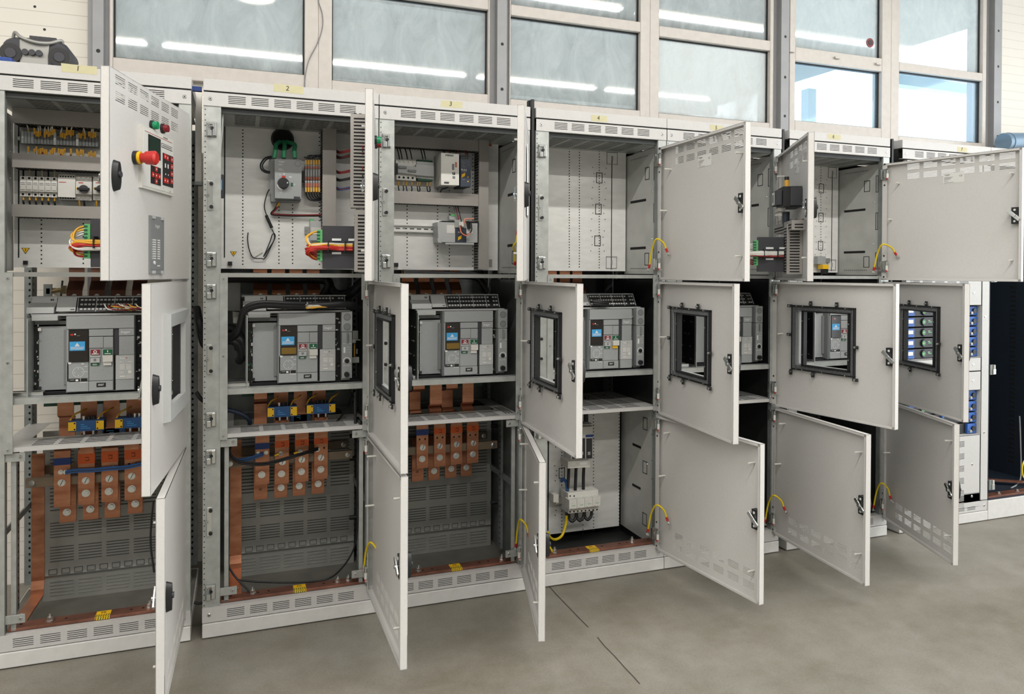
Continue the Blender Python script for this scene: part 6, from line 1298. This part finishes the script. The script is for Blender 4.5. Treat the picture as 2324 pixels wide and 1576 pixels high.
strap(6, 'u', (1984, 608), (2003, 555), (2031, 574), 'yellow earth strap at the upper door of the sixth cabinet')
strap(6, 'l', (1983, 1148), (2000, 1097), (2020, 1127), 'yellow earth strap at the foot of the sixth cabinet')

# ================================================================== CABLES
def loom(pts, r, lab, name='cable_loom', m=SOFTBLACK, cat='cable', n=12, extra=()):
    mb = MB(); mb.tube([at(*p) for p in pts], r, m, n, 8)
    for (o, r2) in extra: mb.tube([at(p[0]+o[0], p[1]+o[1], p[2]+o[2]) for p in pts], r2, m, 8, 8)
    return solo(mb, name, lab, cat)
loom([(500, 770, .10), (520, 768, .09), (538, 755, .07), (546, 730, .05), (552, 708, .03), (570, 696, .02), (600, 691, .02), (650, 693, .02), (692, 694, .03)], .012, 'thick black loom arching over the left of the breaker in the second cabinet', extra=[((0, -5, -.01), .007), ((2, 5, .01), .007)])
loom([(700, 694, .05), (740, 692, .04), (780, 690, .04), (805, 695, .06), (822, 706, .10), (830, 712, .14)], .012, 'thick black loom leaving to the right over the breaker in the second cabinet', extra=[((0, 5, .01), .007)])
rnd = random.Random(5)
for i in range(12):
    mb = MB(); x = 696+i*5.2; m = [WHITEP, CREAM, FERR, FERR][i % 4]; mb.tube([at(692+rnd.uniform(0, 14), 697+rnd.uniform(-3, 4), .03), at(x-5, 695+rnd.uniform(-2, 3), .04), at(x+4, 688, .10)], .0026, m, 6); solo(mb, 'control_wire', 'white and yellow wire ends plugged into the breaker top of the second cabinet', 'wire', 'wire ends on the second breaker')
for i in range(10):
    mb = MB(); x = 236+i*8; m = [WHITEP, DRED, FERR, DRED, CREAM][i % 5]; a, b = rnd.uniform(688, 696), rnd.uniform(694, 702); mb.tube([at(x, a, .10), at(x+8, b, .06), at(x+22, b+2, .06), at(x+48, 705, .08)], .0024, m, 6); solo(mb, 'control_wire', 'red, white and yellow wires plugged into the breaker top of the first cabinet', 'wire', 'wire ends on the first breaker')
loom([(505, 632, .30), (560, 632, .28), (640, 634, .27), (720, 634, .26), (742, 640, .26), (750, 655, .26), (760, 668, .26), (775, 672, .25), (795, 668, .22), (812, 652, .20), (824, 642, .2)], .017, 'thick black loom under the bay shelf sweeping down right in the second cabinet', extra=[((0, -6, 0), .014), ((0, 5, .01), .010)])
loom([(738, 634, .25), (744, 650, .25), (735, 668, .26), (730, 676, .27)], .016, 'short black loom branch between the copper bars of the second cabinet', extra=[((8, 0, .01), .012)])
loom([(915, 622, .28), (980, 625, .28), (1060, 628, .27), (1082, 632, .27), (1095, 645, .26), (1106, 665, .25)], .013, 'black loom under the bay shelf of the third cabinet', extra=[((0, -5, .01), .010)])
loom([(1080, 632, .26), (1068, 628, .25), (1076, 624, .25), (1090, 628, .25)], .012, 'coiled black loom end at the right of the third cabinet')
loom([(508, 770, .20), (530, 765, .20), (548, 775, .18), (556, 800, .18), (548, 812, .2)], .020, 'heavy black cables behind the left flank of the breaker in the second cabinet', extra=[((-8, -20, .02), .018), ((-6, 8, .0), .018)])
loom([(508, 930, .14), (530, 934, .14), (552, 942, .14), (566, 955, .15), (566, 968, .17)], .009, 'dark blue cable bending down beside the copper bar in the second cabinet', m=mat('dark_blue_sheath', '1d2a40', .5))
loom([(525, 1010, .14), (521, 1025, .13), (528, 1042, .12), (548, 1052, .12), (580, 1056, .12), (610, 1054, .13), (640, 1046, .14), (680, 1034, .15), (722, 1021, .185)], .0042, 'black control cable sweeping across the taped copper bars of the second cabinet', extra=[((0, -4, -.004), .0036)])
t = bpy.context
for i, (x, y, r) in enumerate(((637, 1030, -.30), (681, 1025, -.25), (720, 1021, -.15))):
    mb = MB(); c = at(x, y, YF-.008); mb.hexbolt(at(x, y, YF), .007); mb.tube([at(x-4, y+1, YF-.006), at(x-14, y+5, YF-.008)], .0046, YEL, 8, 1); solo(mb, 'cable_lug', 'yellow banded lug bolted to the copper bar taped %s in the second cabinet' % NM[i+1], 'cable lug', 'yellow banded lugs')
for k, pts, lab in ((1, [(148, 1073), (170, 1069), (205, 1068), (245, 1064), (285, 1061), (322, 1053)], 'blue wires running across the taped copper bars of the first cabinet'), (2, [(598, 1031), (585, 1035), (565, 1042), (540, 1045), (525, 1035), (522, 1015)], 'blue wires curling left from the blue taped bar of the second cabinet')):
    mb = MB()
    for j in range(4): mb.tube([at(x, y+j*2.2-3, YF-.012-.003*j) for x, y in pts], .0024, BLUEW if j != 2 else NAVY, 7)
    solo(mb, 'sense_wires', lab, 'wire')
for k, xs in ((1, [(138, 1072), (150, 1072), (205, 1068), (256, 1062)]), (2, [(586, 1030), (604, 1028)])):
    for x, y in xs: mb = MB(); mb.hexbolt(at(x, y, YF), .0065); solo(mb, 'terminal_bolt', 'small bright bolts on the %s holding %s blue wires' % (WHO[k]+' bars', ['long', 'curled'][k-1]), 'bolt', 'small bolts holding blue wires in cabinet %d' % k)
loom([(509, 1215, .10), (512, 1265, .10), (530, 1305, .08), (568, 1345, .05)], .0036, 'thin black cable from the left frame to the earth rail of the second cabinet')
loom([(812, 1000, .06), (811, 1100, .06), (812, 1180, .06), (805, 1240, .08), (780, 1285, .10), (745, 1314, .12), (690, 1322, .12), (600, 1322, .14), (540, 1317, .16)], .0036, 'thin black cable down the right frame and along the bottom of the second cabinet')
loom([(348, 1140, .05), (343, 1190, .06), (342, 1240, .06), (350, 1300, .05)], .0036, 'thin black cable hanging behind the door edge of the first cabinet')
loom([(760, 962, .12), (775, 945, .15), (790, 920, .18), (800, 892, .2)], .004, 'dark cable rising to the right of the transformers of the second cabinet')
loom([(806, 890, .05), (806, 930, .05), (807, 970, .05)], .006, 'black cable dropping through the right notch of the shelf in the second cabinet')
loom([(446, 700, .30), (452, 730, .25), (460, 760, .25), (470, 770, .28)], .016, 'black cables crossing the gap between the first two cabinets', extra=[((0, 20, 0), .012)])
loom([(445, 890, .2), (455, 905, .2), (468, 915, .22)], .008, 'lower black cable crossing the gap between the first two cabinets')
loom([(440, 1368, .05), (452, 1370, .05), (470, 1366, .05)], .005, 'black cable near the floor in the gap between the first two cabinets')
loom([(1345, 684, .06), (1365, 687, .05), (1380, 688, .06)], .009, 'short black loom across the breaker top in the fourth cabinet', extra=[((0, 5, 0), .007)])
mb = MB(); mb.pbox(443, 214, 457, 414, .30, .03, OFFW); mb.pbox(441, 412, 458, 420, .29, .05, GALVD); solo(mb, 'cable_trunking', 'white upright cable trunking seen in the gap between the first two cabinets', 'cable duct', bevel=.001)
# pale cable conduit box behind in cabinet 2
t = thing('junction_box', 'pale grey box with cable outlet behind the left of the second cabinet', 'box', tuple(at(528, 712, .35)))
mb = MB(); mb.pbox(511, 640, 546, 706, .34, .08, ACBL); mb.build('body', t, bevel=.003); mb = MB(); mb.cyl(at(540, 708, .36), at(537, 734, .36), .022, OFFW, 16, .014); mb.build('outlet', t)
# latch bracket left of the bars in cabinet 1
t = thing('pipe_bracket', 'small brass coloured bolt bracket on the white wall behind the first cabinet', 'bracket', tuple(at(135, 670, .7)))
mb = MB(); a = at(118, 661, .70); c = at(143, 658, .70); mb.box(a[0]-.02, a[0]-.006, .69, WY+.008, a[2]-.012, a[2]+.012, GALVD); mb.tube([a, c], .010, mat('dull_brass', '8a7a55', .4, .7), 10, 1); mb.box(c[0]-.004, c[0]+.012, .685, .715, c[2]-.018, c[2]+.018, mat('dull_brass_plate', '7d7050', .45, .7)); mb.cyl((c[0]-.01, .70, c[2]-.05), (c[0]-.002, .70, c[2]+.04), .004, DARKSTEEL, 8); mb.box(a[0]-.03, a[0], .69, .71, a[2]-.03, a[2]+.03, GALVD); mb.build('bolt', t)
# mechanism box right of breaker 2
t = thing('interlock_mechanism', 'bright metal interlock parts beside the right flank of the breaker in the second cabinet', 'mechanism', tuple(at(808, 830, .12)))
mb = MB(); mb.pbox(800, 751, 813, 772, .10, .03, CHROME); mb.pbox(799, 772, 808, 779, .09, .02, CHROME); mb.pbox(803, 780, 806, 810, .11, .01, FERR); mb.pbox(799, 811, 815, 824, .09, .01, GALV); mb.pbox(808, 792, 812, 804, .10, .01, CHROME); mb.cyl(at(800, 771, .09), at(818, 772, .09), .003, CHROME, 8); mb.build('bracket', t, bevel=.001)

# ================================================================== CABINET 7: FUSE RAILS, AND THE DARK END CABINET
t7 = CABS[7]; X0 = XL[7]
def plate7(a0, a1, z0, z1, nm='cover_plate', slot=None, scr=()):
    mb = MB()
    mb.holed(a0, a1, z0, z1, slot or [], lambda u, w, d: (X0+u, -.006+d, w), .002, PAINT)
    for q in ((a0, a0+.002, z0, z1), (a1-.002, a1, z0, z1), (a0, a1, z0, z0+.002), (a0, a1, z1-.002, z1)): mb.box(X0+q[0], X0+q[1], -.006, .02, q[2], q[3], PAINT)
    for s in scr: mb.screw((X0+s[0], -.006, s[1]), .008)
    mb.build(nm, t7)
zt = [at(2220, y, 0)[2] for y in (640, 694, 811, 842, 885, 986, 1118, 1141)]
plate7(.593, W-.004, .12, 1.998, 'side_cover', None, [(.62, 1.15), (.62, .5), (.62, 1.8)])
plate7(.03, .589, zt[1]+.002, zt[0]+.03, 'cover_plate', [slots(.06, .09, .07, 5, rows(zt[0]-.01, zt[0]+.015, 4))], [(.53, zt[0]-.06)])
plate7(.03, .589, zt[3]+.001, zt[2], 'cover_plate', [slots(.06, .09, .07, 4, rows(zt[3]+.02, zt[3]+.05, 5))], [(.53, (zt[2]+zt[3])/2)]); plate7(.03, .589, zt[4], zt[3]-.001, 'cover_plate', None, [(.53, (zt[3]+zt[4])/2)])
z = zt[5]; sl = [([(.40, .46)], r) for r in (rows(z-.06-.068*i, z-.03-.068*i, 5) for i in range(6))]
plate7(.03, .589, zt[6]+.001, zt[5], 'cover_plate', [([(.40, .47)], r) for _, r in [([0], rr) for rr in [x[1] for x in sl]]], [(.53, (zt[5]+zt[6])/2)]); plate7(.03, .589, .118, zt[6]-.001, 'cover_plate', [slots(.40, .09, .07, 1, rows(.13, .16, 5))], [(.53, .15)])
plate7(.03, .589, zt[0]+.032, 1.995, 'cover_plate', None, [(.53, 1.8)])
for z0, z1, n, nm in ((zt[2], zt[1], 5, 'upper'), (zt[5], zt[4], 4, 'lower')):
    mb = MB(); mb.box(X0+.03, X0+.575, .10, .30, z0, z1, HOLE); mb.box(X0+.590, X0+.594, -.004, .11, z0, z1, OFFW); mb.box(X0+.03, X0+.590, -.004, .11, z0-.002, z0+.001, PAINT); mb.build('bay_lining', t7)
    h = (z1-z0)/n
    for i in range(n):
        zc = z0+h*(i+.5); lab = 'blue fuse rail, %s from the top of the %s stack in the seventh cabinet' % ((UO+['fifth'])[n-1-i], nm)
        t = thing('fuse_rail', lab, 'fuse switch', (X0+.3, .05, zc-h*.45), 'blue fuse rails stacked in the last cabinet')
        mb = MB(); mb.box(X0+.04, X0+.585, .03, .098, zc-h*.45, zc+h*.45, BLACK); mb.build('body', t, bevel=.002)
        mb = MB(); mb.box(X0+.520, X0+.588, .016, .05, zc-h*.43, zc+h*.43, TBLUE if False else mat('fuse_blue', '2f5fae', .45) if 'FB' not in globals() else FB); globals()['FB'] = mb.mats[0]; mb.cyl((X0+.560, .008, zc), (X0+.560, .016, zc), .0135, BLACK, 16); mb.cyl((X0+.535, .006, zc-h*.2), (X0+.535, .016, zc-h*.2), .008, SILVER, 14); mb.build('blue_end', t, bevel=.002, label='blue end piece')
        mb = MB(); mb.box(X0+.06, X0+.115, .012, .03, zc-h*.4, zc+h*.4, FB); mb.box(X0+.07, X0+.105, .010, .012, zc-h*.1, zc+h*.25, WHITE); mb.build('blue_end', t, bevel=.002, label='blue end piece with a white tag')
        mb = MB(); mb.cyl((X0+.205, .022, zc), (X0+.205, .030, zc), .022, CHAR, 20); mb.ring((X0+.195, .0215, zc), (0, -1, 0), .007, .012, LGREEN, 16); mb.disc((X0+.195, .0216, zc), (0, -1, 0), .004, WHITE, 8); mb.box(X0+.215, X0+.255, .026, .03, zc-.003, zc+.002, LGREEN); mb.box(X0+.215, X0+.245, .026, .03, zc+.006, zc+.009, PAPER); mb.build('handle', t, label='dark handle with a green ring')
        mb = MB(); mb.cyl((X0+.34, .02, zc+h*.2), (X0+.34, .03, zc+h*.2), .008, FB, 12); mb.cyl((X0+.34, .02, zc-h*.25), (X0+.34, .03, zc-h*.25), .006, FB, 12); mb.build('plug', t)
# end cabinet
k = 8; X0 = XL[8]; X1 = X0+W
t8 = thing('switchgear_cabinet', LBL[8], 'electrical cabinet', (X0+W/2, DEP/2, 0), 'light grey cabinets standing in a row'); CABS[8] = t8
mb = MB(); mb.box(X0+.001, X1, -.006, DEP, .004, ZB-.004, PLINTH); mb.build('plinth', t8, bevel=.003)
mb = MB(); mb.box(X0+.001, X1, -.003, DEP, ZS, ZT, PAINT); mb.build('roof_band', t8, bevel=.002)
DARKIN = mat('dark_blue_interior', '222c38', .5, .2)
mb = MB(); mb.box(X0+.004, X1, .5, .505, ZB, ZS, DARKIN); mb.box(X1-.02, X1-.015, .0, .5, ZB, ZS, DARKIN); mb.box(X0+.004, X0+.008, .0, .5, ZB, ZS, DARKIN); mb.box(X0+.004, X1, .0, .5, ZB-.004, ZB, DARKIN)
for i in range(60): mb.box(X1-.022, X1-.02, .30, .34, .2+i*.029, .212+i*.029, HOLE)
mb.build('lining', t8)
for z in (1.37, .85, .2):
    mb = MB(); mb.box(X0+.004, X0+.034, -.010, .0, z-.028, z+.028, GALVD); mb.box(X0+.020, X0+.04, -.016, -.008, z-.026, z+.004, CHROME); mb.cyl((X0+.03, -.014, z+.004), (X0+.03, -.014, z+.028), .005, WHITEP, 10); mb.build('hinge', t8, bevel=.001)
t = thing('earth_rail', 'brown copper rails lying at the foot of the dark end cabinet', 'busbar', (X0+.3, .1, .13)); mb = MB(); mb.box(X0+.03, X0+.5, .02, .07, ZB, ZB+.01, COPPERD); mb.hexa([(X0+.03, .40, ZB+.02), (X0+.08, .40, ZB+.02), (X0+.5, .12, ZB+.02), (X0+.45, .12, ZB+.02)], (0, 0, .01), COPPERD); mb.build('bar', t)
for a in (.15, .3): mb = MB(); mb.hexbolt((X0+a, .045, ZB+.01), .009, CHROME, (0, 0, 1)); mb.build('bolt', t)
mb = MB(); mb.tube([at(2314, 945, .2), at(2316, 1000, .2), at(2317, 1080, .2), at(2308, 1100, .15), at(2295, 1108, .1)], .004, ACBG, 8); solo(mb, 'grey_cable', 'thin grey cable hanging in the dark end cabinet', 'cable')
mb = MB(); mb.tube([at(2330, 1040, .0), at(2322, 1052, -.02), at(2320, 1070, -.02), at(2324, 1085, -.02), at(2336, 1092, -.02)], .0042, YELC, 9); solo(mb, 'earth_strap', 'yellow earth strap at the very edge of the dark end cabinet', 'cable', 'yellow earth straps at the door hinges')

# ================================================================== RADIO AND BLUE STRAP ON THE FIRST ROOF
Yr = .24; a = at(4, 110, Yr); c = at(161, 120, Yr); x0, x1 = a[0], c[0]; z0 = ZT; z1 = at(80, 87, Yr)[2]
t = thing('portable_radio', 'black and silver portable radio on the roof of the first cabinet', 'radio', ((x0+x1)/2, Yr+.08, ZT))
wd_ = x1-x0; mb = MB(); n = 28; fr = []
for i in range(n):
    q = 2*math.pi*i/n; cx, sx_ = math.cos(q), math.sin(q); fr.append(((x0+x1)/2+wd_/2*math.copysign(abs(cx)**.55, cx), (z0+z1)/2+(z1-z0)/2*math.copysign(abs(sx_)**.5, sx_)))
f0 = [(x, Yr, z) for x, z in fr]; f1 = [(x, Yr+.15, z) for x, z in fr]; f2 = [((x0+x1)/2+(x-(x0+x1)/2)*.94, Yr-.018, (z0+z1)/2+(z-(z0+z1)/2)*.88) for x, z in fr]
mb.add(f2+f0+f1, [(i, (i+1) % n, n+(i+1) % n, n+i) for i in range(n)]+[(n+i, n+(i+1) % n, 2*n+(i+1) % n, 2*n+i) for i in range(n)], CHAR, True); mb.add(f2, [tuple(range(n))], CHAR); mb.add(f1, [tuple(range(n))[::-1]], CHAR); mb.build('case', t)
for s in (.15, .85):
    mb = MB(); cx = x0+wd_*s; zc = z0+(z1-z0)*.55; mb.cyl((cx, Yr-.026, zc), (cx, Yr-.012, zc), .036, BLACK, 24); mb.cyl((cx, Yr-.030, zc), (cx, Yr-.024, zc), .018, CHAR, 16, .022); mb.build('speaker', t)
mb = MB(); mb.hexa([(x0+wd_*.27, Yr-.020, z0+(z1-z0)*.30), (x0+wd_*.68, Yr-.020, z0+(z1-z0)*.28), (x0+wd_*.70, Yr-.020, z0+(z1-z0)*.86), (x0+wd_*.27, Yr-.020, z0+(z1-z0)*.92)], (0, .01, 0), SILVER); mb.build('front_panel', t, bevel=.003)
for i in range(3): mb = MB(); cx = x0+wd_*(.36+.10*i); zc = z0+(z1-z0)*.60; mb.cyl((cx, Yr-.032, zc), (cx, Yr-.018, zc), .011, CHAR, 16); mb.build('knob', t)
mb = MB(); mb.tube([(x0+wd_*.16, Yr, z1-.006), (x0+wd_*.2, Yr-.01, z1+.012), (x0+wd_*.3, Yr-.025, z1-.008), (x0+wd_*.5, Yr-.03, z1-.022), (x0+wd_*.7, Yr-.025, z1-.020), (x0+wd_*.86, Yr-.01, z1-.002), (x0+wd_*.88, Yr, z1-.012)], .006, SILVER, 10); mb.build('carry_handle', t)
for i in range(6): mb = MB(); cx = x0+wd_*(.38+.065*i); mb.box(cx, cx+.016, Yr+.01, Yr+.04, z1-.004, z1+.012, CHAR); mb.build('button', t, bevel=.002)
mb = MB(); mb.hexa([(-.69, .03, ZT+.001), (-.615, .03, ZT+.001), (-.615, .10, ZT+.001), (-.69, .10, ZT+.001)], (0, 0, .022), TBLUE); solo(mb, 'blue_strap', 'blue folded strap lying on the first roof in front of the radio', 'strap', bevel=.008)
mb = MB(); mb.pbox(432, 196, 458, 206, .03, .02, TBLUE); solo(mb, 'blue_strap', 'blue strap piece bridging the gap between the first two cabinets', 'strap')
# yellow markers fixed in text and remaining small things
for o in bpy.data.objects:
    if '_org' in o: del o['_org']
